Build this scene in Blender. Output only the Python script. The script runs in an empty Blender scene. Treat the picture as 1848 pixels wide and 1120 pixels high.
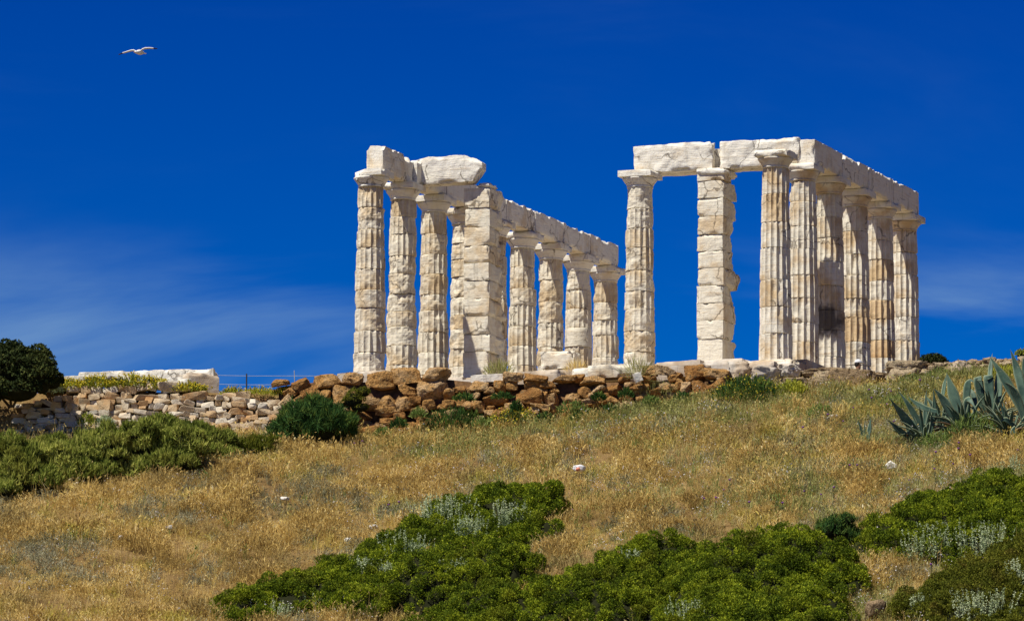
import bpy, math, random
import numpy as np
from mathutils import Matrix, Vector

# ------------------------------------------------------------------ camera, sky, sun, exposure
R = math.radians
scene = bpy.context.scene
F_PX = 11293.6; CAM = (4.2129, -184.0914, -24.7699); PIT = 0.144084941; ROLL = -0.006189
cam_d = bpy.data.cameras.new("camera"); cam = bpy.data.objects.new("camera", cam_d)
scene.collection.objects.link(cam); scene.camera = cam
cam_d.sensor_width = 36.0; cam_d.lens = F_PX / 1848 * 36.0
cam_d.clip_start = 1.0; cam_d.clip_end = 20000
cam.matrix_world = Matrix.Translation(CAM) @ Matrix.Rotation(math.pi / 2 + PIT, 4, 'X') @ Matrix.Rotation(-ROLL, 4, 'Z')

SUN_EL, SUN_AZ = R(59), R(51)           # azimuth measured from behind the camera towards the left
sun_dir = Vector((-math.sin(SUN_AZ) * math.cos(SUN_EL), -math.cos(SUN_AZ) * math.cos(SUN_EL), math.sin(SUN_EL)))
world = bpy.data.worlds.new("World"); scene.world = world; world.use_nodes = True
wn, wl = world.node_tree.nodes, world.node_tree.links
wn.clear()
w_out = wn.new('ShaderNodeOutputWorld'); w_bg = wn.new('ShaderNodeBackground'); sky = wn.new('ShaderNodeTexSky')
sky.sky_type = 'NISHITA'; sky.sun_disc = False
sky.sun_elevation = SUN_EL; sky.sun_rotation = math.atan2(sun_dir.x, sun_dir.y)
sky.altitude = 0; sky.air_density = 1.0; sky.dust_density = 0.0; sky.ozone_density = 5.0
hs = wn.new('ShaderNodeHueSaturation'); hs.inputs['Saturation'].default_value = 1.15; hs.inputs['Value'].default_value = 0.048; hs.inputs['Hue'].default_value = 0.512
gm = wn.new('ShaderNodeGamma'); gm.inputs[1].default_value = 2.6; wl.new(sky.outputs[0], gm.inputs[0]); wl.new(gm.outputs[0], hs.inputs['Color'])
# thin cirrus veil, all round the sky, thicker towards the horizon
tc = wn.new('ShaderNodeTexCoord'); sep = wn.new('ShaderNodeSeparateXYZ'); wl.new(tc.outputs['Generated'], sep.inputs[0])
mp = wn.new('ShaderNodeMapping'); mp.inputs['Scale'].default_value = (7, 7, 34); mp.inputs['Location'].default_value = (9.3, 2.0, 1.05)
mp.inputs['Rotation'].default_value = (0, R(13), 0)
wl.new(tc.outputs['Generated'], mp.inputs['Vector'])
nz = wn.new('ShaderNodeTexNoise'); nz.inputs['Scale'].default_value = 1.0; nz.inputs['Detail'].default_value = 6; nz.inputs['Roughness'].default_value = 0.55
nz.inputs['Distortion'].default_value = 0.5
wl.new(mp.outputs[0], nz.inputs['Vector'])
cr = wn.new('ShaderNodeMapRange'); cr.inputs['From Min'].default_value = 0.46; cr.inputs['From Max'].default_value = 0.80; cr.interpolation_type = 'SMOOTHSTEP'
wl.new(nz.outputs['Fac'], cr.inputs['Value'])
el = wn.new('ShaderNodeMapRange'); el.inputs['From Min'].default_value = 0.160; el.inputs['From Max'].default_value = 0.137
el.inputs['To Min'].default_value = 0.08; el.inputs['To Max'].default_value = 0.95; el.interpolation_type = 'SMOOTHSTEP'
wl.new(sep.outputs['Z'], el.inputs['Value'])
mu = wn.new('ShaderNodeMath'); mu.operation = 'MULTIPLY'; wl.new(cr.outputs[0], mu.inputs[0]); wl.new(el.outputs[0], mu.inputs[1])
mx = wn.new('ShaderNodeMix'); mx.data_type = 'RGBA'; mx.inputs['B'].default_value = (2.4, 4.3, 7.2, 1)
wl.new(mu.outputs[0], mx.inputs['Factor']); wl.new(hs.outputs[0], mx.inputs['A'])
wl.new(mx.outputs['Result'], w_bg.inputs['Color']); w_bg.inputs['Strength'].default_value = 0.068
wl.new(w_bg.outputs[0], w_out.inputs['Surface'])
sun_l = bpy.data.lights.new("sun", 'SUN'); sun_l.energy = 5.0; sun_l.angle = R(0.53); sun_l.color = (1.0, 0.945, 0.83)
sun_o = bpy.data.objects.new("sun", sun_l); scene.collection.objects.link(sun_o)
sun_o.rotation_euler = sun_dir.to_track_quat('Z', 'Y').to_euler(); sun_o.location = (-60, -60, 80)
vs = scene.view_settings; vs.view_transform = 'Standard'; vs.look = 'None'; vs.exposure = 0.25; vs.gamma = 1.0; vs.use_curve_mapping = False
scene.render.engine = 'CYCLES'; scene.cycles.use_denoising = True; scene.cycles.denoiser = 'OPENIMAGEDENOISE'
scene.cycles.max_bounces = 6; scene.cycles.diffuse_bounces = 3; scene.cycles.transparent_max_bounces = 4

# ------------------------------------------------------------------ helpers
C = scene.collection
rng = np.random.default_rng(7)
random.seed(7)

def ray(px, py):
    a, b = px - 924.0, 560.0 - py
    c, s = math.cos(ROLL), math.sin(ROLL); a, b = c * a + s * b, -s * a + c * b
    dx, h = a / F_PX, b / F_PX
    c, s = math.cos(PIT), math.sin(PIT)
    return dx, c - s * h, s + c * h
def at(px, py, Y):
    dx, dy, dz = ray(px, py); t = (Y - CAM[1]) / dy
    return Vector((CAM[0] + dx * t, Y, CAM[2] + dz * t))
def ppm(Y): return F_PX / ((Y - CAM[1]) * 1.015)         # photograph pixels per metre

def _h(ix, iy, iz, seed):
    n = (ix * 374761393 + iy * 668265263 + iz * 2147483647 + seed * 1274126177) & 0xffffffff
    n = ((n ^ (n >> 13)) * 1274126177) & 0xffffffff
    n = ((n ^ (n >> 16)) * 2246822519) & 0xffffffff
    return ((n ^ (n >> 15)) & 0xffff) / 32767.5 - 1.0
def noise(P, freq=1.0, seed=0):
    P = np.asarray(P, float) * freq
    i = np.floor(P).astype(np.int64); f = P - i; f = f * f * (3 - 2 * f)
    r = 0.0
    for dx in (0, 1):
        wx = f[:, 0] if dx else 1 - f[:, 0]
        for dy in (0, 1):
            wy = f[:, 1] if dy else 1 - f[:, 1]
            for dz in (0, 1):
                wz = f[:, 2] if dz else 1 - f[:, 2]
                r = r + wx * wy * wz * _h(i[:, 0] + dx, i[:, 1] + dy, i[:, 2] + dz, seed)
    return r
def fbm(P, freq=1.0, seed=0, oct=3, gain=0.5):
    a, t = 1.0, 0.0
    for k in range(oct):
        t = t + a * noise(P, freq * 2.03 ** k, seed + 17 * k); a *= gain
    return t

def new_mesh(name, V, Fa, smooth=False):
    V = np.asarray(V, np.float32); me = bpy.data.meshes.new(name)
    if isinstance(Fa, np.ndarray):
        n, k = Fa.shape
        me.vertices.add(len(V)); me.vertices.foreach_set('co', V.ravel())
        me.loops.add(n * k); me.loops.foreach_set('vertex_index', Fa.astype(np.int32).ravel())
        me.polygons.add(n); me.polygons.foreach_set('loop_start', np.arange(0, n * k, k, dtype=np.int32))
        me.update(calc_edges=True)
    else:
        me.from_pydata(V.tolist(), [], Fa); me.update()
    if smooth: me.polygons.foreach_set('use_smooth', np.ones(len(me.polygons), bool))
    return me
def link(name, me, m=None, parent=None, loc=(0, 0, 0), rot=(0, 0, 0)):
    o = bpy.data.objects.new(name, me); C.objects.link(o)
    if m is not None and me is not None and not me.materials: me.materials.append(m)
    o.location = loc; o.rotation_euler = rot
    if parent is not None: o.parent = parent
    return o
def tag(o, label, cat, group=None, kind=None):
    if label: o['label'] = label
    if cat: o['category'] = cat; o['kind'] = 'thing'
    if group: o['group'] = group
    if kind: o['kind'] = kind
    return o
def thing(name, label, cat, loc=(0, 0, 0), rot=(0, 0, 0), group=None):
    return tag(link(name, None, loc=loc, rot=rot), label, cat, group)
def cat_mesh(parts):
    Vs, Fs, n = [], [], 0
    for V, Fa in parts:
        Vs.append(V); Fs.append(np.asarray(Fa) + n); n += len(V)
    return np.concatenate(Vs), np.concatenate(Fs)

# ------------------------------------------------------------------ materials
def ramp(nt, stops):
    r = nt.nodes.new('ShaderNodeValToRGB'); e = r.color_ramp.elements
    e[0].position, e[0].color = stops[0][0], (*stops[0][1], 1)
    e[1].position, e[1].color = stops[-1][0], (*stops[-1][1], 1)
    for p, c in stops[1:-1]:
        k = e.new(p); k.color = (*c, 1)
    return r
def base_mat(name, rough=0.85, spec=0.2):
    m = bpy.data.materials.new(name); m.use_nodes = True; nt = m.node_tree
    b = nt.nodes['Principled BSDF']; b.inputs['Roughness'].default_value = rough; b.inputs['Specular IOR Level'].default_value = spec
    return m, nt, b
def tex_noise(nt, vec, scale, detail=5, rough=0.6, stretch=None, dist=0.0):
    if stretch is not None:
        mpn = nt.nodes.new('ShaderNodeMapping'); mpn.inputs['Scale'].default_value = stretch
        nt.links.new(vec, mpn.inputs['Vector']); vec = mpn.outputs[0]
    n = nt.nodes.new('ShaderNodeTexNoise'); n.inputs['Scale'].default_value = scale; n.inputs['Detail'].default_value = detail
    n.inputs['Roughness'].default_value = rough; n.inputs['Distortion'].default_value = dist
    nt.links.new(vec, n.inputs['Vector']); return n.outputs['Fac']
def mixc(nt, fac, a, b, mode='MIX'):
    x = nt.nodes.new('ShaderNodeMix'); x.data_type = 'RGBA'; x.blend_type = mode
    for s, v in (('Factor', fac), ('A', a), ('B', b)):
        if hasattr(v, 'is_linked'): nt.links.new(v, x.inputs[s])
        elif isinstance(v, tuple): x.inputs[s].default_value = (*v, 1)
        else: x.inputs[s].default_value = v
    return x.outputs['Result']
def mrange(nt, v, a, b, c=0.0, d=1.0, smooth=True):
    x = nt.nodes.new('ShaderNodeMapRange'); x.interpolation_type = 'SMOOTHSTEP' if smooth else 'LINEAR'
    nt.links.new(v, x.inputs['Value'])
    for k, q in (('From Min', a), ('From Max', b), ('To Min', c), ('To Max', d)): x.inputs[k].default_value = q
    return x.outputs[0]
def math_(nt, op, a, b):
    x = nt.nodes.new('ShaderNodeMath'); x.operation = op
    for i, v in ((0, a), (1, b)):
        if hasattr(v, 'is_linked'): nt.links.new(v, x.inputs[i])
        else: x.inputs[i].default_value = v
    return x.outputs[0]
def bump(nt, b, h, strength, dist):
    n = nt.nodes.new('ShaderNodeBump'); n.inputs['Strength'].default_value = strength; n.inputs['Distance'].default_value = dist
    nt.links.new(h, n.inputs['Height']); nt.links.new(n.outputs[0], b.inputs['Normal'])
def wpos(nt): return nt.nodes.new('ShaderNodeNewGeometry').outputs['Position']

def marble(name, white, tan, tan_lo, tan_hi, grey=0.35, bstr=0.55, blot=None):
    m, nt, b = base_mat(name, 0.8, 0.25)
    p = wpos(nt); oi = nt.nodes.new('ShaderNodeObjectInfo').outputs['Random']
    add = nt.nodes.new('ShaderNodeVectorMath'); add.operation = 'ADD'
    nt.links.new(p, add.inputs[0])
    sc = nt.nodes.new('ShaderNodeVectorMath'); sc.operation = 'SCALE'; sc.inputs[0].default_value = (37, 11, 23); nt.links.new(oi, sc.inputs['Scale'])
    nt.links.new(sc.outputs[0], add.inputs[1]); v = add.outputs[0]
    big = tex_noise(nt, v, 1.1, 5, 0.62)
    shift = math_(nt, 'ADD', big, mrange(nt, oi, 0, 1, -0.06, 0.07, False))
    col = mixc(nt, mrange(nt, shift, tan_lo, tan_hi), white, tan)
    vein = tex_noise(nt, v, 2.2, 6, 0.65, (0.6, 0.6, 7.0), 0.8)
    col = mixc(nt, mrange(nt, vein, 0.5, 0.72, 0, 0.55), col, (tan[0] * 0.95, tan[1] * 0.9, tan[2] * 0.82))
    streak = tex_noise(nt, v, 2.5, 5, 0.6, (3.2, 3.2, 0.35))
    col = mixc(nt, mrange(nt, streak, 0.55, 0.78, 0, grey), col, (0.27, 0.25, 0.22))
    patch = tex_noise(nt, v, 3.0, 8, 0.72)
    col = mixc(nt, mrange(nt, patch, 0.60, 0.74, 0, 0.5), col, (0.33, 0.23, 0.13))
    speck = tex_noise(nt, v, 16, 4, 0.7)
    col = mixc(nt, mrange(nt, speck, 0.60, 0.8, 0, 0.42), col, (0.30, 0.25, 0.19))
    # hairline cracks
    wv = nt.nodes.new('ShaderNodeTexVoronoi'); wv.feature = 'DISTANCE_TO_EDGE'; wv.inputs['Scale'].default_value = 0.85
    wob_ = nt.nodes.new('ShaderNodeTexNoise'); wob_.inputs['Scale'].default_value = 2.5; wob_.inputs['Detail'].default_value = 5; nt.links.new(v, wob_.inputs['Vector'])
    ad = nt.nodes.new('ShaderNodeVectorMath'); ad.operation = 'ADD'; sc2 = nt.nodes.new('ShaderNodeVectorMath'); sc2.operation = 'SCALE'; sc2.inputs['Scale'].default_value = 0.55
    nt.links.new(wob_.outputs['Color'], sc2.inputs[0]); nt.links.new(v, ad.inputs[0]); nt.links.new(sc2.outputs[0], ad.inputs[1]); nt.links.new(ad.outputs[0], wv.inputs['Vector'])
    crack = math_(nt, 'MULTIPLY', mrange(nt, wv.outputs['Distance'], 0.022, 0.004), mrange(nt, tex_noise(nt, v, 0.9, 3), 0.46, 0.58))
    col = mixc(nt, math_(nt, 'MULTIPLY', crack, 0.75), col, (0.10, 0.075, 0.05))
    rain = math_(nt, 'MULTIPLY', mrange(nt, tex_noise(nt, v, 1.6, 6, 0.65, (2.6, 2.6, 0.28)), 0.56, 0.70), mrange(nt, tex_noise(nt, v, 0.6, 3), 0.45, 0.62))
    col = mixc(nt, math_(nt, 'MULTIPLY', rain, 0.55), col, (0.15, 0.125, 0.095))
    if blot:
        dd = nt.nodes.new('ShaderNodeVectorMath'); dd.operation = 'SUBTRACT'; dd.inputs[1].default_value = blot[0]; nt.links.new(p, dd.inputs[0])
        dv = nt.nodes.new('ShaderNodeVectorMath'); dv.operation = 'DIVIDE'; dv.inputs[1].default_value = blot[1]; nt.links.new(dd.outputs[0], dv.inputs[0])
        dl = nt.nodes.new('ShaderNodeVectorMath'); dl.operation = 'LENGTH'; nt.links.new(dv.outputs[0], dl.inputs[0])
        q = math_(nt, 'ADD', dl.outputs['Value'], math_(nt, 'MULTIPLY', math_(nt, 'SUBTRACT', tex_noise(nt, p, 3.2, 5), 0.5), 1.6))
        col = mixc(nt, mrange(nt, q, 1.15, 0.55, 0, 0.88), col, (0.075, 0.06, 0.048))
    nt.links.new(col, b.inputs['Base Color'])
    h = math_(nt, 'ADD', tex_noise(nt, v, 5, 4, 0.6), math_(nt, 'MULTIPLY', vein, 0.5))
    bump(nt, b, h, bstr, 0.035)
    return m
M_col = marble('weathered_marble', (0.72, 0.665, 0.535), (0.56, 0.43, 0.26), 0.42, 0.68, 0.55, 0.9)
M_colN = marble('fluted_marble', (0.73, 0.685, 0.575), (0.57, 0.43, 0.255), 0.44, 0.66, 0.55, 0.8)
M_tan = marble('tan_marble', (0.62, 0.47, 0.285), (0.52, 0.345, 0.175), 0.4, 0.7, 0.3, 0.7)
M_beam = marble('white_marble', (0.79, 0.755, 0.66), (0.65, 0.53, 0.36), 0.50, 0.74, 0.42, 1.0)
M_pier = marble('banded_marble', (0.75, 0.70, 0.575), (0.61, 0.48, 0.31), 0.44, 0.70, 0.4, 1.0)
M_step = marble('grey_marble', (0.58, 0.53, 0.45), (0.46, 0.36, 0.25), 0.40, 0.66, 0.4)

def stone_mat(name, cols, scale=2.2, pit=0.5, bdist=0.08, lich=None):
    m, nt, b = base_mat(name, 0.92, 0.1)
    p = wpos(nt); oi = nt.nodes.new('ShaderNodeObjectInfo').outputs['Random']
    n1 = tex_noise(nt, p, scale, 7, 0.68)
    s = math_(nt, 'ADD', math_(nt, 'MULTIPLY', n1, 0.75), math_(nt, 'MULTIPLY', oi, 0.42))
    r = ramp(nt, [(0.20 + 0.6 * i / (len(cols) - 1), c) for i, c in enumerate(cols)]); nt.links.new(s, r.inputs[0])
    col = r.outputs[0]
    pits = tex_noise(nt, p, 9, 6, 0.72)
    col = mixc(nt, mrange(nt, pits, 0.50, 0.64, 0, pit), col, (0.055, 0.032, 0.018))  # near-black colour paints the shade down in the pits
    if lich:
        col = mixc(nt, mrange(nt, tex_noise(nt, p, 5.0, 6, 0.7), 0.56, 0.66, 0, 0.6), col, lich)
    nt.links.new(col, b.inputs['Base Color'])
    h = math_(nt, 'ADD', tex_noise(nt, p, 7, 5, 0.65), math_(nt, 'MULTIPLY', pits, -0.6))
    bump(nt, b, h, 1.0, bdist)
    return m
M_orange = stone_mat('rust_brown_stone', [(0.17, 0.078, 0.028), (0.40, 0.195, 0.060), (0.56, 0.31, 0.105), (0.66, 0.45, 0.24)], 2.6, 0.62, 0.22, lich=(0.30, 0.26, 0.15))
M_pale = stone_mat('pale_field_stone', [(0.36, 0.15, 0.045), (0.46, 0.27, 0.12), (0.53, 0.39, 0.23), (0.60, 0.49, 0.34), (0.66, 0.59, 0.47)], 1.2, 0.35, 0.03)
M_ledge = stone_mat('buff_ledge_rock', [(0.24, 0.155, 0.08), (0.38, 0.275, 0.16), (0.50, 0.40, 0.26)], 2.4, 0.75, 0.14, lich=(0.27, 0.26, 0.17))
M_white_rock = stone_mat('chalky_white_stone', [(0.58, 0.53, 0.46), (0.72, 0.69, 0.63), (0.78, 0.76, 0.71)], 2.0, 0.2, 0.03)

def ground_mat():
    m, nt, b = base_mat('dry_hillside_soil', 0.95, 0.05)
    p = wpos(nt)
    r = ramp(nt, [(0.30, (0.13, 0.08, 0.035)), (0.5, (0.25, 0.16, 0.065)), (0.7, (0.38, 0.27, 0.12))]); nt.links.new(tex_noise(nt, p, 0.9, 8, 0.7), r.inputs[0])
    col = mixc(nt, mrange(nt, tex_noise(nt, p, 22, 5, 0.7), 0.5, 0.7, 0, 0.6), r.outputs[0], (0.12, 0.085, 0.04))
    nt.links.new(col, b.inputs['Base Color']); bump(nt, b, tex_noise(nt, p, 14, 8, 0.7), 1.0, 0.08)
    return m
M_ground = ground_mat()

def leaf_mat(name, stops, var_scale=1.5, trans=0.25, rough=0.6, world_mix=None, spec=0.25):
    """stops over a random value for each leaf; world_mix = (scale, lo, hi, colour) patches of another colour"""
    m, nt, b = base_mat(name, rough, spec)
    g = nt.nodes.new('ShaderNodeNewGeometry')
    oi = nt.nodes.new('ShaderNodeObjectInfo').outputs['Random']
    s = math_(nt, 'ADD', math_(nt, 'MULTIPLY', g.outputs['Random Per Island'], 0.55),
              math_(nt, 'MULTIPLY', mrange(nt, tex_noise(nt, g.outputs['Position'], var_scale, 4, 0.6), 0.3, 0.7), 0.45))
    r = ramp(nt, stops); nt.links.new(s, r.inputs[0]); col = r.outputs[0]
    for wm in (world_mix or []):
        col = mixc(nt, mrange(nt, tex_noise(nt, g.outputs['Position'], wm[0], 4, 0.62), wm[1], wm[2], 0, wm[4] if len(wm) > 4 else 1.0), col, wm[3])
    nt.links.new(col, b.inputs['Base Color'])
    if trans > 0:
        t = nt.nodes.new('ShaderNodeBsdfTranslucent'); nt.links.new(col, t.inputs['Color'])
        ms = nt.nodes.new('ShaderNodeMixShader'); ms.inputs[0].default_value = trans
        nt.links.new(b.outputs[0], ms.inputs[1]); nt.links.new(t.outputs[0], ms.inputs[2])
        nt.links.new(ms.outputs[0], nt.nodes['Material Output'].inputs['Surface'])
    return m
def plain(name, col, rough=0.7, spec=0.2, var=0.25, scale=8):
    m, nt, b = base_mat(name, rough, spec)
    c = mixc(nt, mrange(nt, tex_noise(nt, wpos(nt), scale, 5, 0.6), 0.35, 0.65, 0, 1), tuple(x * (1 - var) for x in col), col)
    nt.links.new(c, b.inputs['Base Color']); return m
M_mat = leaf_mat('cushion_leaves', [(0.1, (0.020, 0.038, 0.005)), (0.5, (0.130, 0.190, 0.012)), (0.9, (0.44, 0.49, 0.030))], 1.4, 0.35, 0.8, [(0.8, 0.5, 0.7, (0.20, 0.20, 0.018), 0.55)], 0.1)
M_mat_olive = leaf_mat('olive_cushion_leaves', [(0.1, (0.06, 0.075, 0.008)), (0.5, (0.135, 0.155, 0.016)), (0.9, (0.25, 0.245, 0.028))], 1.2, 0.3, 0.8, [(1.3, 0.5, 0.7, (0.15, 0.085, 0.022), 0.5)], 0.1)
M_hedge = leaf_mat('scrub_leaves', [(0.1, (0.06, 0.09, 0.014)), (0.5, (0.25, 0.30, 0.05)), (0.9, (0.60, 0.60, 0.15))], 1.0, 0.4, 0.8, [(0.9, 0.5, 0.68, (0.30, 0.28, 0.05), 0.45)], 0.1)
M_dark = leaf_mat('dark_evergreen_leaves', [(0.1, (0.014, 0.024, 0.007)), (0.5, (0.032, 0.048, 0.012)), (0.9, (0.085, 0.095, 0.022))], 1.5, 0.12, 0.8, None, 0.1)
M_broom = leaf_mat('deep_green_needles', [(0.1, (0.022, 0.062, 0.016)), (0.5, (0.050, 0.115, 0.026)), (0.9, (0.17, 0.23, 0.04))], 2.0, 0.25, 0.8, None, 0.1)
M_silver = leaf_mat('silver_leaves', [(0.1, (0.24, 0.31, 0.15)), (0.5, (0.44, 0.51, 0.29)), (0.9, (0.66, 0.71, 0.46))], 2.0, 0.2, 0.8, None, 0.1)
M_herb = leaf_mat('fresh_green_leaves', [(0.1, (0.08, 0.14, 0.03)), (0.5, (0.18, 0.26, 0.06)), (0.9, (0.34, 0.39, 0.12))], 2.0, 0.3, 0.8, None, 0.1)
M_yellow = leaf_mat('yellow_petals', [(0.1, (0.52, 0.42, 0.02)), (0.9, (0.75, 0.62, 0.05))], 2.0, 0.2)
M_lime = leaf_mat('yellow_green_leaves', [(0.1, (0.14, 0.18, 0.02)), (0.5, (0.30, 0.33, 0.03)), (0.9, (0.55, 0.50, 0.05))], 2.0, 0.2)
M_core = plain('painted_inner_shade', (0.022, 0.024, 0.010), 0.95, 0.05)  # near-black colour stands in for the shade inside the foliage
M_bark = plain('rough_bark', (0.11, 0.075, 0.045), 0.95, 0.05)
M_grass = leaf_mat('dry_grass_blades', [(0.08, (0.20, 0.13, 0.04)), (0.4, (0.58, 0.41, 0.13)), (0.7, (0.82, 0.63, 0.235)), (0.95, (0.96, 0.88, 0.58))], 0.6, 0.35, 0.85,
                   [(0.33, 0.50, 0.64, (0.36, 0.29, 0.13), 0.65), (0.62, 0.52, 0.66, (0.52, 0.46, 0.08), 0.7), (1.7, 0.58, 0.72, (0.27, 0.22, 0.13), 0.5), (0.5, 0.58, 0.70, (0.68, 0.44, 0.11), 0.35)], 0.1)
M_green_grass = leaf_mat('greenish_grass_blades', [(0.08, (0.16, 0.17, 0.045)), (0.5, (0.38, 0.38, 0.12)), (0.9, (0.64, 0.60, 0.29))], 0.8, 0.35, 0.85, None, 0.1)
M_grey_grass = leaf_mat('grey_green_herb_leaves', [(0.08, (0.12, 0.115, 0.06)), (0.5, (0.29, 0.275, 0.155)), (0.9, (0.54, 0.51, 0.34))], 0.8, 0.3, 0.85, None, 0.1)
M_fleck = leaf_mat('pale_tiny_petals', [(0.1, (0.45, 0.40, 0.50)), (0.5, (0.62, 0.58, 0.56)), (0.9, (0.78, 0.76, 0.70))], 3.0, 0.2)
M_purple = plain('purple_florets', (0.26, 0.09, 0.36), 0.8, 0.1, 0.3, 40)
M_stem = plain('grey_green_stem', (0.15, 0.17, 0.08), 0.8, 0.1)

# ------------------------------------------------------------------ the terrain
WALL_PX = [-400, 0, 300, 520, 700, 900, 1050, 1250, 1450, 1650, 1848, 2300]
BASE_PY = [800, 788, 782, 788, 792, 772, 752, 722, 706, 692, 672, 640]
def yw_of(X): return -3.6 - 0.09 * (np.asarray(X, float))
_bx, _bz = [], []
for px, py in zip(WALL_PX, BASE_PY):
    Y = -3.6
    for _ in range(4): Y = float(yw_of(at(px, py, Y).x))
    q = at(px, py, Y); _bx.append(q.x); _bz.append(q.z)
_bx, _bz = np.array(_bx), np.array(_bz)
_px2x = lambda px: at(px, 700, -4.0).x
TOPX = [_px2x(p) for p in (-400, 0, 400, 520, 800, 1100, 1300, 1420, 1520, 1600, 1700, 1848, 2300)]
TOPZ = [-0.9, -0.85, -0.85, -0.75, -0.75, -0.72, -0.55, -0.45, -0.45, -0.42, -0.20, 0.10, 0.4]
def terrain(X, Y):
    X = np.asarray(X, float); Y = np.asarray(Y, float)
    sh = X.shape; X = X.ravel(); Y = Y.ravel()
    zb = np.interp(X, _bx, _bz); yw = yw_of(X); d = yw - Y
    s = 0.345 + 0.0018 * np.clip(X, -20, 30)
    P = np.stack([X, Y, 0 * X], 1)
    bumps = 0.16 * noise(P, 0.25, 3) + 0.10 * noise(P, 0.6, 4) + 0.04 * noise(P, 1.7, 5)
    front = zb - s * np.maximum(d, 0) - 0.0016 * np.clip(d, 0, 25) ** 2 + bumps * np.clip(d / 3, 0.15, 1)
    front = np.maximum(front, -26.45 + 0.4 * bumps)
    zt = np.interp(X, TOPX, TOPZ)
    k = np.clip((-d - 0.45) / 0.5, 0, 1)
    back = zb * (1 - k) + zt * k + 0.3 * bumps * k
    wide = np.interp(X, [_px2x(1280), _px2x(1420)], [0, 1])            # on the right the slope runs up to the ledge without a wall
    kr = np.clip(-d / 1.6, 0, 1)
    backr = zb * (1 - kr) + zt * kr + 0.3 * bumps * kr
    back = back * (1 - wide) + backr * wide
    fall = np.clip(Y - 40, 0, None)
    back = back - 0.012 * fall ** 2 * (fall < 60) - (fall >= 60) * (43.2 + 0.9 * (fall - 60))
    back = np.maximum(back, -62)
    z = np.where(d > 0, front, back)
    return z.reshape(sh)
def tz(x, y): return float(terrain(np.array([x]), np.array([y]))[0])
_YS = np.arange(-60, 6, 0.04)
def ground(px, py, dz=0.0):
    """the point of the hillside seen at a pixel of the photograph"""
    dx, dy, dzr = ray(px, py); t = (_YS - CAM[1]) / dy
    X = CAM[0] + dx * t; Z = CAM[2] + dzr * t
    hit = np.nonzero(terrain(X, _YS) + dz >= Z)[0]
    k = hit[0] if len(hit) else len(_YS) - 1
    return Vector((X[k], _YS[k], float(terrain(X[k:k + 1], _YS[k:k + 1])[0])))
def axis(lo, a, b, hi, fine, n_out):
    l = lo + (a - lo) * (1 - np.linspace(1, 0, n_out) ** 2.2); r = b + (hi - b) * np.linspace(0, 1, n_out) ** 2.2
    return np.concatenate([l[:-1], np.arange(a, b, fine), r])
gx = axis(-260, -18, 28, 260, 0.22, 22); gy = axis(-230, -34, 6, 260, 0.2, 26)
GX, GY = np.meshgrid(gx, gy); GZ = terrain(GX, GY)
nx, ny = len(gx), len(gy)
idx = np.arange(nx * ny).reshape(ny, nx)
Fg = np.stack([idx[:-1, :-1], idx[:-1, 1:], idx[1:, 1:], idx[1:, :-1]], -1).reshape(-1, 4)
tag(link('hillside', new_mesh('hillside', np.stack([GX, GY, GZ], -1).reshape(-1, 3), Fg, True), M_ground), None, None, kind='structure')
M_sea, nt, b = base_mat('sea_water', 0.12, 0.5); b.inputs['Base Color'].default_value = (0.010, 0.045, 0.085, 1)
bump(nt, b, tex_noise(nt, wpos(nt), 0.3, 6, 0.6), 0.3, 0.5)
tag(link('sea', new_mesh('sea', [(-9000, -9000, -60), (9000, -9000, -60), (9000, 9000, -60), (-9000, 9000, -60)], np.array([[0, 1, 2, 3]])), M_sea), None, None, kind='structure')

# ------------------------------------------------------------------ the temple: shapes
PHI = 0.36913444; WD = 11.8566; ZN = 0.325721; TILT = math.atan2(ZN, WD)
def T(u, v, z=0.0):
    """temple grid: u metres along a row (away from the camera), v metres across (to the right)"""
    return Vector((u * math.sin(PHI) + v * math.cos(PHI), u * math.cos(PHI) - v * math.sin(PHI), z + ZN * v / WD))

def grid_box(lo, hi, step):
    """a box as six grids (closed to the eye), local coordinates"""
    parts = []
    lo, hi = np.array(lo, float), np.array(hi, float)
    for ax in range(3):
        a, b2 = [(1, 2), (2, 0), (0, 1)][ax]
        na = max(2, int(round((hi[a] - lo[a]) / step)) + 1); nb = max(2, int(round((hi[b2] - lo[b2]) / step)) + 1)
        A, B = np.meshgrid(np.linspace(lo[a], hi[a], na), np.linspace(lo[b2], hi[b2], nb), indexing='ij')
        for side in (0, 1):
            V = np.zeros((na, nb, 3)); V[..., a] = A; V[..., b2] = B; V[..., ax] = hi[ax] if side else lo[ax]
            i = np.arange(na * nb).reshape(na, nb)
            q = np.stack([i[:-1, :-1], i[1:, :-1], i[1:, 1:], i[:-1, 1:]], -1).reshape(-1, 4)
            if not side: q = q[:, ::-1]
            parts.append((V.reshape(-1, 3), q))
    return cat_mesh(parts)
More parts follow.
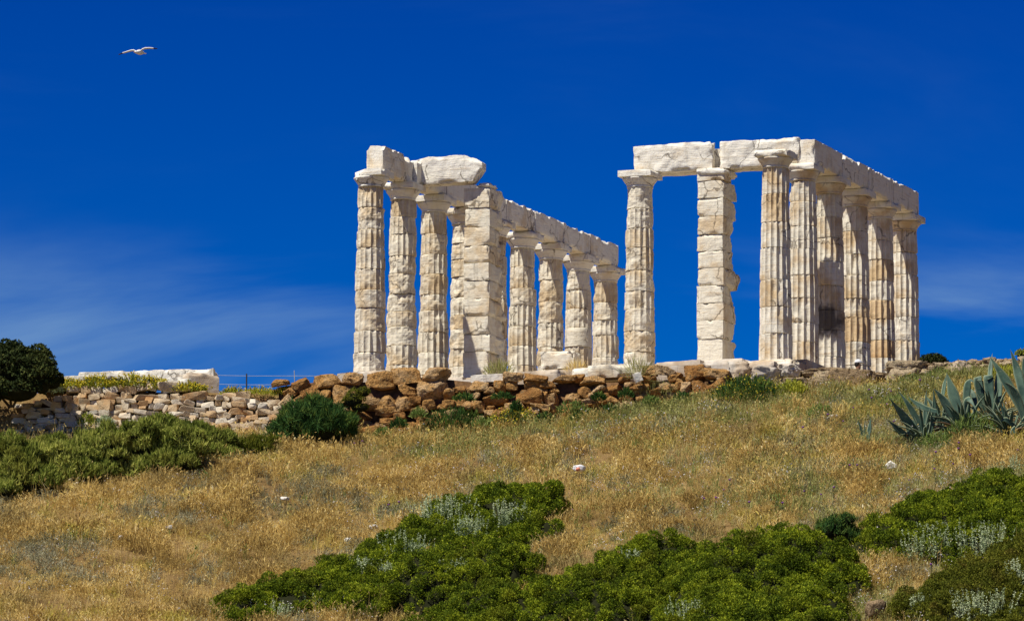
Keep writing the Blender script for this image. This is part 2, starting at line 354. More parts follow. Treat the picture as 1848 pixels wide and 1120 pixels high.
def hewn(lo, hi, seed, step=0.09, rnd=0.03, rough=0.02, chip=0.06, top_chip=0.0, ew=0.07):
    """a weathered ashlar block: rounded and chipped edges, uneven faces"""
    V, Fa = grid_box(lo, hi, step)
    lo, hi = np.array(lo, float), np.array(hi, float); c = (lo + hi) / 2; h = (hi - lo) / 2
    Q = (V - c)
    ed = np.sort(h - np.abs(Q), axis=1)                 # distance to nearest faces: 0, then the edge distance
    edge = np.clip(1 - ed[:, 1] / ew, 0, 1)
    n = fbm(V, 2.6, seed, 3); n2 = fbm(V, 0.9, seed + 5, 2)
    amt = rnd * edge ** 2 + chip * edge * np.clip((n - 0.12 + 0.5 * n2) * 2.5, 0, 1.3)
    if top_chip > 0:
        te = np.clip(1 - (hi[2] - V[:, 2]) / 0.45, 0, 1)
        amt2 = top_chip * te * np.clip((fbm(V * np.array([1, 1, 0.2]), 1.8, seed + 9, 3) - 0.02) * 4, 0, 1.0)
    D = -np.sign(Q) * (np.clip(1 - (h - np.abs(Q)) / ew, 0, 1)) * amt[:, None]
    V2 = V + D
    if top_chip > 0: V2[:, 2] -= amt2
    w = np.stack([fbm(V, 4.2, seed + 31, 3), fbm(V, 4.2, seed + 47, 3), fbm(V, 4.2, seed + 63, 3)], 1)
    V2 = V2 + w * rough
    return V2, Fa
def lathe(rings, ntheta, fl=None):
    """rings: list of (radius, z)"""
    th = np.linspace(0, 2 * np.pi, ntheta, endpoint=False)
    V = np.concatenate([np.stack([r * np.cos(th), r * np.sin(th), np.full(ntheta, z)], 1) for r, z in rings])
    i = np.arange(ntheta); j = (i + 1) % ntheta
    Fa = np.concatenate([np.stack([k * ntheta + i, k * ntheta + j, (k + 1) * ntheta + j, (k + 1) * ntheta + i], 1) for k in range(len(rings) - 1)])
    return V, Fa
def drum(z0, z1, r0, r1, seed, flute, erode, H=5.6):
    """one column drum, fluted, worn; local z from z0 to z1 of a shaft of height H"""
    nt_, hgt = 16 * 7, z1 - z0
    zs = np.concatenate([[0, 0.012, 0.05], np.linspace(0.11, hgt - 0.11, max(3, int(hgt / 0.085))), [hgt - 0.05, hgt - 0.012, hgt]])
    r_of = lambda z: r0 + (r1 - r0) * (z / H) ** 1.15
    lip = np.array([0.012, 0.0, 0.0] + [0] * (len(zs) - 6) + [0.0, 0.0, 0.012])
    V, Fa = lathe([(r_of(z0 + z), z0 + z) for z in zs], nt_)
    th = np.tile(np.linspace(0, 2 * np.pi, nt_, endpoint=False), len(zs)); rad = np.repeat(r_of(z0 + zs), nt_)
    lipv = np.repeat(lip, nt_)
    Pn = V + np.array([seed * 3.7, seed * 1.3, 0])
    fr = (th * 16 / (2 * np.pi)) % 1.0
    wear = np.clip(0.5 + 0.9 * fbm(Pn, 1.7, seed, 2) + (erode - 0.5) * 1.6, 0, 1)
    dep = flute * (0.070 * np.sin(np.pi * fr) ** 0.75) * (1 - wear * 0.8)
    ero = wear * (0.010 + 0.034 * erode) + (0.012 + 0.026 * erode) * fbm(Pn, 3.6, seed + 3, 3) * (0.35 + 0.65 * wear)
    chipn = np.clip(fbm(Pn, 2.0, seed + 8, 2) - 0.62, 0, 1) * 0.10
    edge_ch = np.clip(1 - np.minimum(V[:, 2] - z0, z1 - V[:, 2]) / 0.07, 0, 1) * np.clip(fbm(Pn, 3.0, seed + 12, 2) + 0.05, 0, 1) * 0.035
    ero = ero + (0.004 + 0.012 * erode) * np.clip(fbm(Pn * np.array([1, 1, 1.6]), 8.0, seed + 22, 2), -1, 1) * (0.3 + 0.7 * wear)
    nr = rad - dep - ero - chipn - lipv - edge_ch
    V[:, 0] = nr * np.cos(th); V[:, 1] = nr * np.sin(th)
    n = len(V)
    V = np.concatenate([V, [[0, 0, z0], [0, 0, z1]]]); i = np.arange(nt_); j = (i + 1) % nt_; top = (len(zs) - 1) * nt_
    capb = np.stack([j, i, np.full(nt_, n), np.full(nt_, n)], 1); capt = np.stack([top + i, top + j, np.full(nt_, n + 1), np.full(nt_, n + 1)], 1)
    faces = [tuple(f) for f in Fa.tolist()] + [tuple(f[:3]) for f in capb.tolist()] + [tuple(f[:3]) for f in capt.tolist()]
    return V, faces
def column(u, v, label, seed, flute=1.0, erode=0.5, mat=M_col, group=None, z0=0.0, r0=0.50, r1=0.395, H=6.1, ndrum=9, broken=False, name='marble_column', special={}):
    rs = random.Random(seed)
    root = thing(name, label, 'column', T(u, v, z0), (0, 0, -PHI), group)
    H = H - z0; sh = H - 0.50
    js = [0.0]
    for k in range(1, ndrum): js.append(sh * k / ndrum + rs.uniform(-0.09, 0.09))
    js.append(sh)
    for k in range(ndrum):
        e = min(1, max(0, erode + rs.uniform(-0.28, 0.28) * (0.4 if erode < 0.3 else 1))); fl = flute * (1 if rs.random() > 0.10 or erode < 0.3 else 0.3)
        sm_, fl, e = special.get(k, (mat, fl, e))
        V, Fa = drum(js[k] + 0.004, js[k + 1] - 0.004, r0, r1, seed * 20 + k, fl, e, sh)
        o = link('drum', new_mesh('drum', V, Fa, False), sm_, root, (rs.uniform(-0.012, 0.012), rs.uniform(-0.012, 0.012), 0))
    rings = [(0.0, sh), (r1 - 0.004, sh), (r1 - 0.002, sh + 0.05), (r1 - 0.014, sh + 0.055), (r1 - 0.012, sh + 0.065), (r1 + 0.005, sh + 0.075),
             (r1 + 0.015, sh + 0.10), (r1 + 0.045, sh + 0.15), (r1 + 0.085, sh + 0.20), (r1 + 0.12, sh + 0.25), (r1 + 0.133, sh + 0.285), (r1 + 0.11, sh + 0.30), (0.0, sh + 0.30)]
    V, Fa = lathe(rings, 64)
    nrm = fbm(V + seed * 2.3, 2.5, seed, 3); rr = 1 - np.clip(nrm - 0.25, 0, 1) * 0.09 - 0.008 * nrm
    V[:, :2] *= rr[:, None]
    cp = link('capital', new_mesh('capital', V, Fa, True), M_beam if mat is M_col else M_colN, root)
    a = 0.53
    lo, hi = (-a, -a, sh + 0.300), (a, a, sh + 0.50)
    V, Fa = hewn(lo, hi, seed + 200, 0.07, 0.006, 0.003, 0.12 if broken else 0.022, 0.0, 0.05)
    if broken:
        Q = V[:, 0] * -0.7 - V[:, 1] * 0.75; k = np.clip(Q - 0.38, 0, 1); V[:, 2] -= 0.55 * k * (V[:, 2] > sh + 0.36) ; V[:, 0] += 0.5 * k; V[:, 1] += 0.35 * k
    link('abacus', new_mesh('abacus', V, Fa), M_beam, cp)
    return root

# ------------------------------------------------------------------ the temple: columns
SP = 2.52
S_LAB = ['worn marble column at the far left end of the ruin, capital corner broken',
         'worn marble column second from the left, under the end of the short lintel',
         'marble column third from the left with a dark shaded top drum',
         'marble column half hidden left of the tall left pier',
         'marble column mostly hidden behind the tall left pier, right of it',
         'marble column first in view right of the tall left pier',
         'marble column behind the fallen block, second right of the left pier',
         'marble column with one smooth pale drum, next to last of the left row',
         'marble column at the far right end of the left row, diagonal shadow across it']
S_ER = [0.62, 0.7, 0.55, 0.7, 0.6, 0.5, 0.62, 0.45, 0.55]
for i in range(9):
    column(i * SP, 0, S_LAB[i], 11 + i, 1.0, S_ER[i], M_col, 'columns of the left row', broken=(i == 0), ndrum=[9, 10, 9, 10, 9, 9, 8, 9, 9][i], special={5: (M_col, 0.03, 0.12)} if i == 7 else {})
N_LAB = ['clean fluted marble column at the front of the right row, capital carrying nothing',
         'fluted marble column under the corner of the right row of lintels',
         'fluted marble column with a large dark stain, third of the right row',
         'fluted marble column fourth of the right row, tan drum near its foot',
         'fluted marble column fifth of the right row, tan drums in its lower half',
         'fluted marble column at the far right end of the ruin']
for i in range(6):
    column((i + 1) * SP, WD, N_LAB[i], 41 + i, 1.0, [0.16, 0.2, 0.2, 0.28, 0.25, 0.25][i], M_colN if i != 2 else marble('soot_stained_marble', (0.73, 0.685, 0.575), (0.57, 0.43, 0.255), 0.44, 0.66, 0.55, 0.8, (tuple(T(7.1, WD - 0.1, 1.75)), (0.75, 0.75, 0.62))), 'columns of the right row', z0=-0.15 if i == 0 else 0.0, ndrum=[7, 8, 8, 8, 9, 8][i], special=[{}, {}, {}, {2: (M_tan, 1, 0.2)}, {2: (M_tan, 1, 0.2), 4: (M_tan, 1, 0.2)}, {}][i])
column(3.85, 7.12, 'lone weathered marble column left of the right pier, carrying the long lintel', 61, 1.0, 0.6, M_col, None, ndrum=9)

# ------------------------------------------------------------------ the temple: piers
CROT = 0.14
def pier(label, v0, v1, u0, u1, joints, seed, right_jag, group='rectangular piers of stacked marble blocks'):
    root = thing('marble_pier', label, 'pier', T(u0, (v0 + v1) / 2, 0), (0, 0, -PHI), group)
    rs = random.Random(seed); hw = (v1 - v0) / 2
    for k in range(len(joints) - 1):
        z0, z1 = joints[k], joints[k + 1]
        rj = right_jag[k % len(right_jag)]
        lo = (-hw + rs.uniform(-0.02, 0.02), rs.uniform(-0.015, 0.015), z0 + 0.003); hi = (hw + rs.uniform(-0.02, 0.03), u1 - u0 + rj, z1 - 0.003)
        V, Fa = hewn(lo, hi, seed * 10 + k, 0.06, 0.004, 0.008, 0.035, 0.0, 0.06)
        # the broken inner end of each block
        f = np.clip((V[:, 1] - (u1 - u0) * 0.45) / 0.4, 0, 1)
        V[:, 0] += f * 0.09 * fbm(V, 2.4, seed + k, 3); V[:, 1] += f * 0.12 * fbm(V, 2.0, seed + k + 50, 3)
        link('block', new_mesh('block', V, Fa), M_pier, root)
    return root
p1 = pier('tall pier of stacked marble blocks in the left group, lintel on its top', 1.62, 2.44, 3.42, 4.36,
          [0.0, 0.98, 1.50, 2.06, 2.60, 3.14, 3.68, 4.22, 4.78, 5.36, 5.98], 71, [0.55, 0.42, 0.25, 0.35, 0.2, 0.12, 0.1, 0.05, 0.12, 0.15])
p2 = pier('slim pier of stacked marble blocks standing alone in the gap, right of the lone column', 8.84, 9.66, 4.12, 5.02,
          [0.10, 0.95, 1.50, 2.02, 2.55, 3.08, 3.60, 4.10, 4.64, 5.20, 5.72, 6.10], 83, [0.15, 0.1, 0.2, 0.05, 0.5, 0.08, 0.02, 0.0, 0.48, 0.12, 0.05])
V, Fa = hewn((-0.43, -0.06, 5.90), (0.47, 1.15, 6.095), 905, 0.07, 0.02, 0.012, 0.05)
link('capital', new_mesh('capital', V, Fa), M_beam, p2)
V, Fa = hewn((-0.52, -0.14, -0.06), (0.55, 1.15, 0.10), 906, 0.08, 0.03, 0.02, 0.09)
link('base_slab', new_mesh('base_slab', V, Fa), M_pier, p2)
V, Fa = hewn((-0.02, -0.02, 5.985), (0.42, 0.8, 6.12), 907, 0.07, 0.03, 0.02, 0.08)
link('packing_stone', new_mesh('packing_stone', V, Fa), M_beam, p1)

# ------------------------------------------------------------------ the temple: lintels
def lintel(label, u0, u1, v0, v1, z0, z1, seed, rough=0.02, chip=0.07, top=0.0, cross=False, mat=M_beam, group='lintel blocks on the columns', shape=None):
    um, vm = (u0 + u1) / 2, (v0 + v1) / 2
    if cross: vc = vm; uc = um + 0.165 * vm
    else: uc, vc = um, vm
    V, Fa = hewn((v0 - vm, u0 - um, z0), (v1 - vm, u1 - um, z1), seed, 0.06, 0.012, rough, chip, top, 0.09)
    if shape: V = shape(V)
    o = link('lintel_block', new_mesh('lintel_block', V, Fa), mat, None, T(uc, vc, 0), (0, -TILT if cross else 0, -PHI + (CROT if cross else 0)))
    return tag(o, label, 'lintel', group)
Z0, Z1 = 6.105, 6.86
lintel('short lintel block topped with broken lumps, at the far left end', 0.15, 2.60, -0.24, 0.30, Z0, Z1 + 0.05, 301, 0.008, 0.04, 0.15)
def brk(V):
    k = np.clip((V[:, 0] - 0.62) / 0.55, 0, 1); top = np.clip((V[:, 2] - 6.5) / 0.3, 0, 1); bot = np.clip((6.55 - V[:, 2]) / 0.4, 0, 1)
    V[:, 2] -= 0.24 * k * top; V[:, 0] -= 0.30 * bot * np.clip((V[:, 0] - 0.75) / 0.45, 0, 1)
    l = np.clip((-V[:, 0] - 0.6) / 0.5, 0, 1); V[:, 2] -= 0.06 * l * top
    return V
lintel('rough broken cross lintel running to the tall left pier', 2.85, 3.45, 0.10, 2.44, Z0 + 0.02, Z1 + 0.10, 311, 0.022, 0.09, 0.03, True, shape=brk)
names = ['hidden behind the rough cross lintel', 'above the column half hidden by the left pier', 'just right of the left pier top', 'over the gap right of the left pier', 'in the middle of the receding left row',
         'next to last of the receding left row', 'at the far end of the receding left row']
for k in range(7):
    u0 = SP * (k + 1) + 0.012 + (0.06 if k == 0 else 0); u1 = SP * (k + 2) - 0.012 + (0.12 if k == 6 else 0)
    lintel('grey shaded lintel block ' + names[k], u0, u1, -0.18, 0.42, Z0, Z1 - 0.02, 320 + k, 0.006, 0.035, 0.07)
lintel('long thick rough lintel from the lone column to the slim pier', 2.85, 3.29, 6.98, 9.40, Z0, Z1 + 0.10, 340, 0.02, 0.05, 0.02, True)
lintel('rough cross lintel from the slim pier to the right row corner', 2.85, 3.29, 9.56, 12.0, Z0, Z1 + 0.08, 341, 0.02, 0.07, 0.02, True)
lintel('rear cross lintel seen through the dark gap over the slim pier', 3.33, 3.77, 7.06, 11.90, Z0, Z1 - 0.06, 342, 0.012, 0.05, 0.02, True)
nm = ['at the sharp front corner of the right row', 'second from the front corner of the right row', 'third from the front corner of the right row', 'at the far right end of the ruin']
for k in range(4):
    u0 = [4.85, 7.585, 10.105, 12.625][k]; u1 = [7.56, 10.08, 12.60, 15.25][k]
    lintel('smooth lintel block ' + nm[k], u0, u1, 11.50, 12.30, Z0, Z1, 350 + k, 0.006, 0.03, [0.02, 0.12, 0.06, 0.06][k])

# ------------------------------------------------------------------ the temple: platform
plat = thing('temple_platform', 'low broken marble platform under the columns', 'platform', T(0, 0, 0), (0, 0, -PHI))
def pblock(name, u0, u1, v0, v1, z0, z1, seed, mat=M_step, rough=0.015, chip=0.06):
    vm = (v0 + v1) / 2
    V, Fa = hewn((v0, u0, z0), (v1, u1, z1), seed, 0.09, 0.012, rough * 0.6, chip, 0.0, 0.08)
    V[:, 2] += ZN * V[:, 0] / WD
    return link(name, new_mesh(name, V, Fa), mat, plat)
V, Fa = grid_box((-0.75, 3.3, -1.2), (12.55, 31, -0.004), 3.0); V[:, 2] += ZN * V[:, 0] / WD
link('floor', new_mesh('floor', V, Fa), M_step, plat)
for k, (u0, u1, v0, v1, z0, z1) in enumerate([
        (-0.75, 0.7, -0.75, 0.8, -0.7, -0.004), (0.72, 3.29, -0.75, 0.8, -0.7, -0.006), (1.7, 3.29, 0.82, 2.3, -0.6, -0.01), (1.75, 3.29, 2.32, 3.6, -0.6, -0.03), (2.1, 3.29, 3.62, 5.2, -0.6, -0.05),
        (1.65, 3.29, 5.22, 6.8, -0.55, -0.02), (1.55, 3.29, 6.82, 8.3, -0.6, -0.006), (1.7, 3.29, 8.32, 9.8, -0.6, -0.02), (1.8, 3.29, 9.82, 11.1, -0.6, -0.05), (1.85, 3.29, 11.12, 12.55, -0.55, -0.155)]):
    pblock('step_block', u0, u1, v0, v1, z0, z1, 400 + k)
for k, (u0, u1, v0, v1, z0, z1) in enumerate([(1.0, 1.62, 6.0, 7.55, -0.55, -0.12), (0.95, 1.6, 9.0, 10.2, -0.62, -0.25), (1.1, 1.78, 11.1, 12.3, -0.62, -0.32), (0.9, 1.6, 2.0, 3.4, -0.6, -0.22), (0.85, 1.6, 4.2, 5.7, -0.6, -0.12)]):
    pblock('lower_step_block', u0, u1, v0, v1, z0, z1, 440 + k, M_pier if k == 0 else M_step, 0.008, 0.04)

# ------------------------------------------------------------------ stones
import bmesh
def ico(sub):
    bm = bmesh.new(); bmesh.ops.create_icosphere(bm, subdivisions=sub, radius=1.0)
    V = np.array([v.co[:] for v in bm.verts]); Fa = np.array([[v.index for v in f.verts] for f in bm.faces]); bm.free()
    return V, Fa
ICO = {s: ico(s) for s in (1, 2, 3, 4)}
def rock_shape(seed, sub=3, p=4.0, cuts=6, rough=0.10, oct=3, freq=1.6, lims=(0.70, 1.05), hf=0.22):
    """an angular boulder in the unit box: boxy, split by flat breaks, rough"""
    V, Fa = ICO[sub]; r = np.random.default_rng(seed)
    n = (np.abs(V) ** p).sum(1) ** (1 / p); P = V / n[:, None]
    for _ in range(cuts):
        d = r.normal(size=3); d /= np.linalg.norm(d); lim = r.uniform(*lims)
        e = P @ d - lim; P = P - np.clip(e, 0, None)[:, None] * d
    nn = P / np.linalg.norm(P, axis=1)[:, None]
    P = P + nn * (0.5 * rough * fbm(P + seed * 1.7, freq, seed, oct) - 0.9 * rough * np.clip(0.35 - np.abs(fbm(P + seed * 1.1, freq * 1.9, seed + 3, 3)), 0, 1) + hf * rough * fbm(P, freq * 5, seed + 5, 2))[:, None]
    m = np.abs(P).max(0); return P / m, Fa
def rock(name, seed, size, mat, loc, rot=(0, 0, 0), parent=None, sub=3, **k):
    P, Fa = rock_shape(seed, sub, **k)
    return link(name, new_mesh(name, P * np.array(size) / 2, Fa), mat, parent, loc, rot)

def hull_stone(seed):
    r = np.random.default_rng(seed); Q = []
    for sx in (-1, 1):
        for sy in (-1, 1):
            for sz in (-1, 1):
                c = np.array([sx, sy, sz]) * r.uniform(0.66, 1.0, 3)
                Q.append(c); Q.append(c * np.array([r.uniform(0.5, 0.8), 1.0, r.uniform(1.0, 1.2)])); Q.append(c * np.array([1.1, 1.0, r.uniform(0.4, 0.8)]))
    bm = bmesh.new()
    for q in Q: bm.verts.new(q)
    g = bmesh.ops.convex_hull(bm, input=bm.verts)
    bmesh.ops.delete(bm, geom=[v for v in bm.verts if not v.link_faces], context='VERTS')
    bm.verts.index_update()
    V = np.array([v.co[:] for v in bm.verts]); Fa = [[v.index for v in f.verts] for f in bm.faces]; bm.free()
    return V / np.abs(V).max(0), Fa
# the rust brown rubble wall below the platform: stones as seen, (x, y, width, height, tilt) in photograph pixels
def zl(x0, y0, s, L): return [(x0 + a[0] / s, y0 + a[1] / s, a[2] / s, a[3] / s, a[4] if len(a) > 4 else 0) for a in L]
RUB = zl(480, 650, 5.435, [(350, 235, 200, 160, 15), (595, 185, 310, 170, 4), (850, 190, 200, 145, -8), (1105, 205, 280, 170, 5), (1375, 155, 270, 190, 6), (1650, 145, 300, 160, -3),
      (430, 320, 200, 150, 20), (250, 310, 170, 100, 35), (300, 410, 170, 90, 25), (190, 390, 120, 90, 30), (735, 340, 190, 200, 3), (590, 350, 90, 130, 5), (1390, 290, 180, 130, 4), (1630, 305, 290, 200, -8),
      (1180, 400, 180, 120, 12), (1340, 420, 200, 140, 5), (1040, 430, 190, 130, -5), (940, 555, 220, 110, 3), (1190, 510, 210, 100, 0), (1320, 545, 110, 80), (1510, 510, 180, 110, 10),
      (1060, 725, 500, 170, 8), (1210, 600, 190, 80), (1400, 640, 190, 90), (1590, 430, 110, 100), (1720, 460, 130, 80), (1800, 330, 110, 100), (960, 630, 180, 80), (1460, 400, 120, 110), (870, 440, 130, 120), (700, 480, 200, 150), (500, 430, 190, 130),
      (1560, 600, 180, 90), (1700, 560, 180, 110), (860, 640, 150, 90), (140, 210, 180, 70, 10)])
RUB += zl(800, 650, 5.435, [(150, 275, 130, 70), (65, 325, 100, 90), (160, 385, 125, 150), (245, 330, 75, 120), (350, 250, 190, 110), (320, 345, 95, 80), (555, 250, 120, 120), (675, 240, 110, 100), (690, 170, 200, 90, -3), (890, 170, 260, 95, -6),
      (870, 240, 165, 80), (1020, 235, 165, 80), (530, 370, 300, 150, 5), (855, 345, 260, 155, 3), (1075, 400, 140, 190, 28), (740, 445, 130, 70, 5), (835, 450, 95, 90), (950, 465, 200, 75, -6), (350, 450, 130, 130), (460, 475, 80, 60),
      (560, 505, 230, 80), (1150, 515, 150, 75), (1190, 185, 230, 85), (1450, 195, 260, 115, -3), (1330, 175, 120, 80), (1080, 285, 110, 65), (1530, 290, 160, 85, 8), (1680, 285, 180, 115), (1550, 385, 160, 100, 12), (1800, 365, 140, 125, 15),
      (1830, 255, 90, 80), (1260, 375, 130, 130), (1400, 330, 150, 120), (1400, 430, 160, 90), (1780, 185, 130, 60), (1660, 420, 150, 90), (990, 320, 80, 110), (230, 440, 120, 90), (70, 430, 140, 90), (1290, 480, 150, 70), (450, 290, 110, 70)])
RUB += zl(1140, 640, 5.775, [(190, 165, 170, 120, 0), (345, 160, 210, 120, -4), (460, 225, 150, 95, 10), (175, 265, 170, 95, -5), (340, 308, 150, 100), (650, 190, 250, 205, 0), (885, 185, 260, 145, -6), (720, 350, 180, 170), (50, 350, 140, 110), (110, 420, 140, 130),
      (170, 345, 90, 80), (840, 345, 120, 110), (500, 285, 110, 90), (430, 350, 130, 90), (560, 350, 120, 140), (250, 390, 120, 90), (930, 270, 120, 80)])
_r5 = random.Random(55)
for px in range(640, 1290, 17):
    gy_ = np.interp(px, [640, 760, 900, 1050, 1250], [792, 782, 766, 748, 720])
    RUB.append((px + _r5.uniform(-8, 8), gy_ - _r5.uniform(0, 30), _r5.uniform(18, 38), _r5.uniform(13, 22), _r5.uniform(-15, 15)))
rubble = thing('rubble_wall', 'rough retaining wall of rust brown boulders below the columns', 'stone wall', ground(850, 770))
rb = rubble.location.copy()
rs = random.Random(5)
for k, (px, py, w, h, tl) in enumerate(RUB):
    Y = float(yw_of(at(px, 720, -4).x))
    Y += -0.05 - (py - 680) / 110 * 0.55 + rs.uniform(-0.08, 0.08) + 0.45      # battered face: lower stones stand further out
    c = at(px, py, Y); s = ppm(Y); W, Hh = w / s * 1.08, h / s * 1.10
    D = max(0.45, min(1.1, 0.8 * W)) * rs.uniform(0.85, 1.15)
    ms = ICO[3]
    rock('stone', 1000 + k, (W, D, Hh), M_orange, c - rb + Vector((0, D * 0.30, 0)), (rs.uniform(-0.12, 0.12), -R(tl) + rs.uniform(-0.06, 0.06), rs.uniform(-0.3, 0.3)), rubble, 4 if W > 0.45 else 3, p=12.0, cuts=7, rough=0.15, oct=4, freq=1.7, lims=(0.55, 0.98), hf=0.45)
# earth and small fill behind the face stones
V = []; n = 40
for i in range(n + 1):
    px = 500 + (1330 - 500) * i / n; X = at(px, 720, -4).x; Yf = float(yw_of(X)) + 0.62
    top = at(px, np.interp(px, [500, 560, 640, 800, 900, 1100, 1320], [698, 690, 690, 684, 694, 690, 688]), Yf).z
    for yy, zz in ((Yf - 0.5, tz(X, Yf - 1.2) - 0.5), (Yf, top), (Yf + 1.6, top), (Yf + 1.6, -3.5)):
        V.append((X - rb.x, yy - rb.y, zz - rb.z))
Fa = [[i * 4 + k, (i + 1) * 4 + k, (i + 1) * 4 + k + 1, i * 4 + k + 1] for i in range(n) for k in range(3)]
M_fill = plain('rust_earth', (0.17, 0.095, 0.045), 0.95, 0.05, 0.5, 6)
link('earth_fill', new_mesh('earth_fill', V, np.array(Fa)), M_fill, rubble)

# the dry stone wall of pale field stones on the left
dsw = thing('dry_stone_wall', 'low dry stone wall of pale field stones beside the dark tree', 'stone wall', ground(260, 790))
db = dsw.location.copy()
TPL = []
for k in range(24):
    P, Fa = hull_stone(3000 + k); TPL.append(new_mesh('stone', P / 2, Fa)); TPL[-1].materials.append(M_pale)
def wall_y(px, py):
    X = at(px, 740, -4).x; Y = float(yw_of(X)) + 0.45 - (py - 700) / 100 * 0.45
    if px < 60: Y += (60 - px) ** 1.5 * 0.004
    return Y
rs = random.Random(9)
def put_stone(px, py, w, h, tilt=0.0, grow=1.0):
    Y = wall_y(px, py); c = at(px, py, Y); s = ppm(Y)
    o = link('stone', rs.choice(TPL), None, dsw, c - db + Vector((0, 0.16 + rs.uniform(-0.05, 0.05), 0)), (rs.uniform(-0.15, 0.15), tilt, rs.uniform(-0.35, 0.35)))
    o.scale = (w / s * 1.06 * grow, rs.uniform(0.42, 0.62), h / s * 1.05 * grow)
top_y = lambda px: np.interp(px, [-40, 60, 110, 200, 300, 400, 520, 545], [722, 716, 704, 700, 703, 707, 716, 730])
for px, py, w, h in [(132, 704, 26, 12), (154, 703, 18, 15), (172, 704, 26, 20), (198, 702, 26, 12), (214, 700, 30, 13), (236, 701, 24, 15), (262, 697, 42, 15), (304, 697, 46, 18), (350, 714, 46, 18), (440, 712, 30, 14), (412, 714, 26, 12)]:
    put_stone(px, py, w, h, rs.uniform(-0.12, 0.12))
row = 0; off = 9.0
while off < 88:
    hh = rs.uniform(7.5, 11.5); px = -38 + rs.uniform(0, 14)
    while px < 538:
        w = rs.choice([13, 16, 19, 22, 25, 28]) * rs.uniform(0.85, 1.15)
        py = top_y(px) + off + hh / 2 + rs.uniform(-1.6, 1.6); hv = hh * rs.uniform(0.8, 1.35)
        if rs.random() < 0.07: hv *= 1.55
        if py < 800 and not (px > 495 and py < 722):
            put_stone(px + w / 2, py, w, hv, rs.uniform(-0.14, 0.14) + (rs.choice([-0.4, 0.4]) if rs.random() < 0.07 else 0))
        px += w * 0.97
    off += hh * 0.93; row += 1
V = []; n = 30
for i in range(n + 1):
    px = -60 + 610 * i / n; X = at(px, 720, -4).x; Yf = wall_y(px, 720) + 0.30
    top = at(px, top_y(px) + 6, Yf).z
    for yy, zz in ((Yf - 0.45, -3.4), (Yf, top), (Yf + 1.3, top), (Yf + 1.3, -3.5)):
        V.append((X - db.x, yy - db.y, zz - db.z))
Fa = [[i * 4 + k, (i + 1) * 4 + k, (i + 1) * 4 + k + 1, i * 4 + k + 1] for i in range(n) for k in range(3)]
link('earth_fill', new_mesh('earth_fill', V, np.array(Fa)), M_fill, dsw)

# loose boulders, ledges, blocks
def boulder(name, label, cat, px, py, w, h, Y, mat, seed, depth=None, tilt=0.0, rz=0.0, group=None, sub=4, **k):
    """centre pixel, size in pixels, standing at distance Y"""
    c = at(px, py, Y); s = ppm(Y)
    kk = dict(p=8.0, cuts=7, rough=0.10, oct=4, lims=(0.6, 1.0), hf=0.4); kk.update(k)
    P, Fa = rock_shape(seed, sub, **kk)
    o = link(name, new_mesh(name, P * np.array((w / s, depth or 0.75 * w / s, h / s)) / 2, Fa), mat, None, c, (0, R(-tilt), rz))
    return tag(o, label, cat, group)
def yr(px, d=0.0): return float(yw_of(at(px, 680, -5).x)) + d
RIDGE = [(1480, 697, 95, 42, -0.1, 'low tan boulder below the second column of the right row'),
         (1545, 690, 92, 50, 0.0, 'wide tan hollowed boulder under the white capped person'), (1622, 690, 62, 38, 0.1, 'rounded tan boulder right of the hollowed one'),
         (1385, 678, 70, 30, 0.6, 'grey weathered boulder at the foot of the free standing column'), (1425, 672, 46, 22, 0.5, 'small grey boulder left of the ledge'),
         (1500, 675, 120, 14, 0.9, 'flat tan ledge slab left of the white capped person'), (1575, 679, 110, 14, 0.9, 'long flat ledge slab right of the white capped person'), (1640, 666, 85, 22, 0.9, 'pitted ledge slab at the foot of the last column'),
         (1732, 670, 38, 28, 0.2, 'pale grey rounded boulder below the low ledge outcrop'), (1672, 698, 60, 24, 0.0, 'small tan boulder above the agave'), (1445, 693, 60, 22, 0.0, 'low tan boulder beside the white flowers'), (1585, 708, 60, 26, -0.3, 'half buried tan boulder below the rounded one'),
         (1332, 672, 46, 30, 1.0, 'pale stone block right of the big rust boulder')]
for k, (px, py, w, h, d, lab) in enumerate(RIDGE):
    boulder('boulder', lab, 'rock', px, py, w * 1.08, h * 1.4, yr(px, d), M_step if 'grey' in lab or 'pale' in lab else M_ledge, 5000 + k, 0.9 if h > 20 else 1.2, rz=rs.uniform(-0.3, 0.3), rough=0.26, freq=2.0, group='rocks along the crest')
oc = thing('rock_outcrop', 'low honeycombed brown rock outcrop on the crest beside the dark low bush', 'rock', at(1750, 668, yr(1750, 0.9)), group='rocks along the crest')
for k in range(30):
    px = 1650 + 210 * (k % 15) / 14 + rs.uniform(-6, 6); py = np.interp(px, [1650, 1720, 1790, 1848], [664, 658, 654, 648]) + (9 if k >= 15 else 0) + rs.uniform(-3, 3); Y = yr(px, 0.95 - (0.25 if k >= 15 else 0)); c_ = at(px, py, Y); s_ = ppm(Y)
    rock('stone', 5200 + k, (rs.uniform(20, 40) / s_, 0.6, rs.uniform(13, 20) / s_), M_ledge, c_ - oc.location, (0, rs.uniform(-0.15, 0.15), rs.uniform(-0.4, 0.4)), oc, 3, p=6, cuts=14, rough=0.2, lims=(0.55, 0.96), hf=0.5)
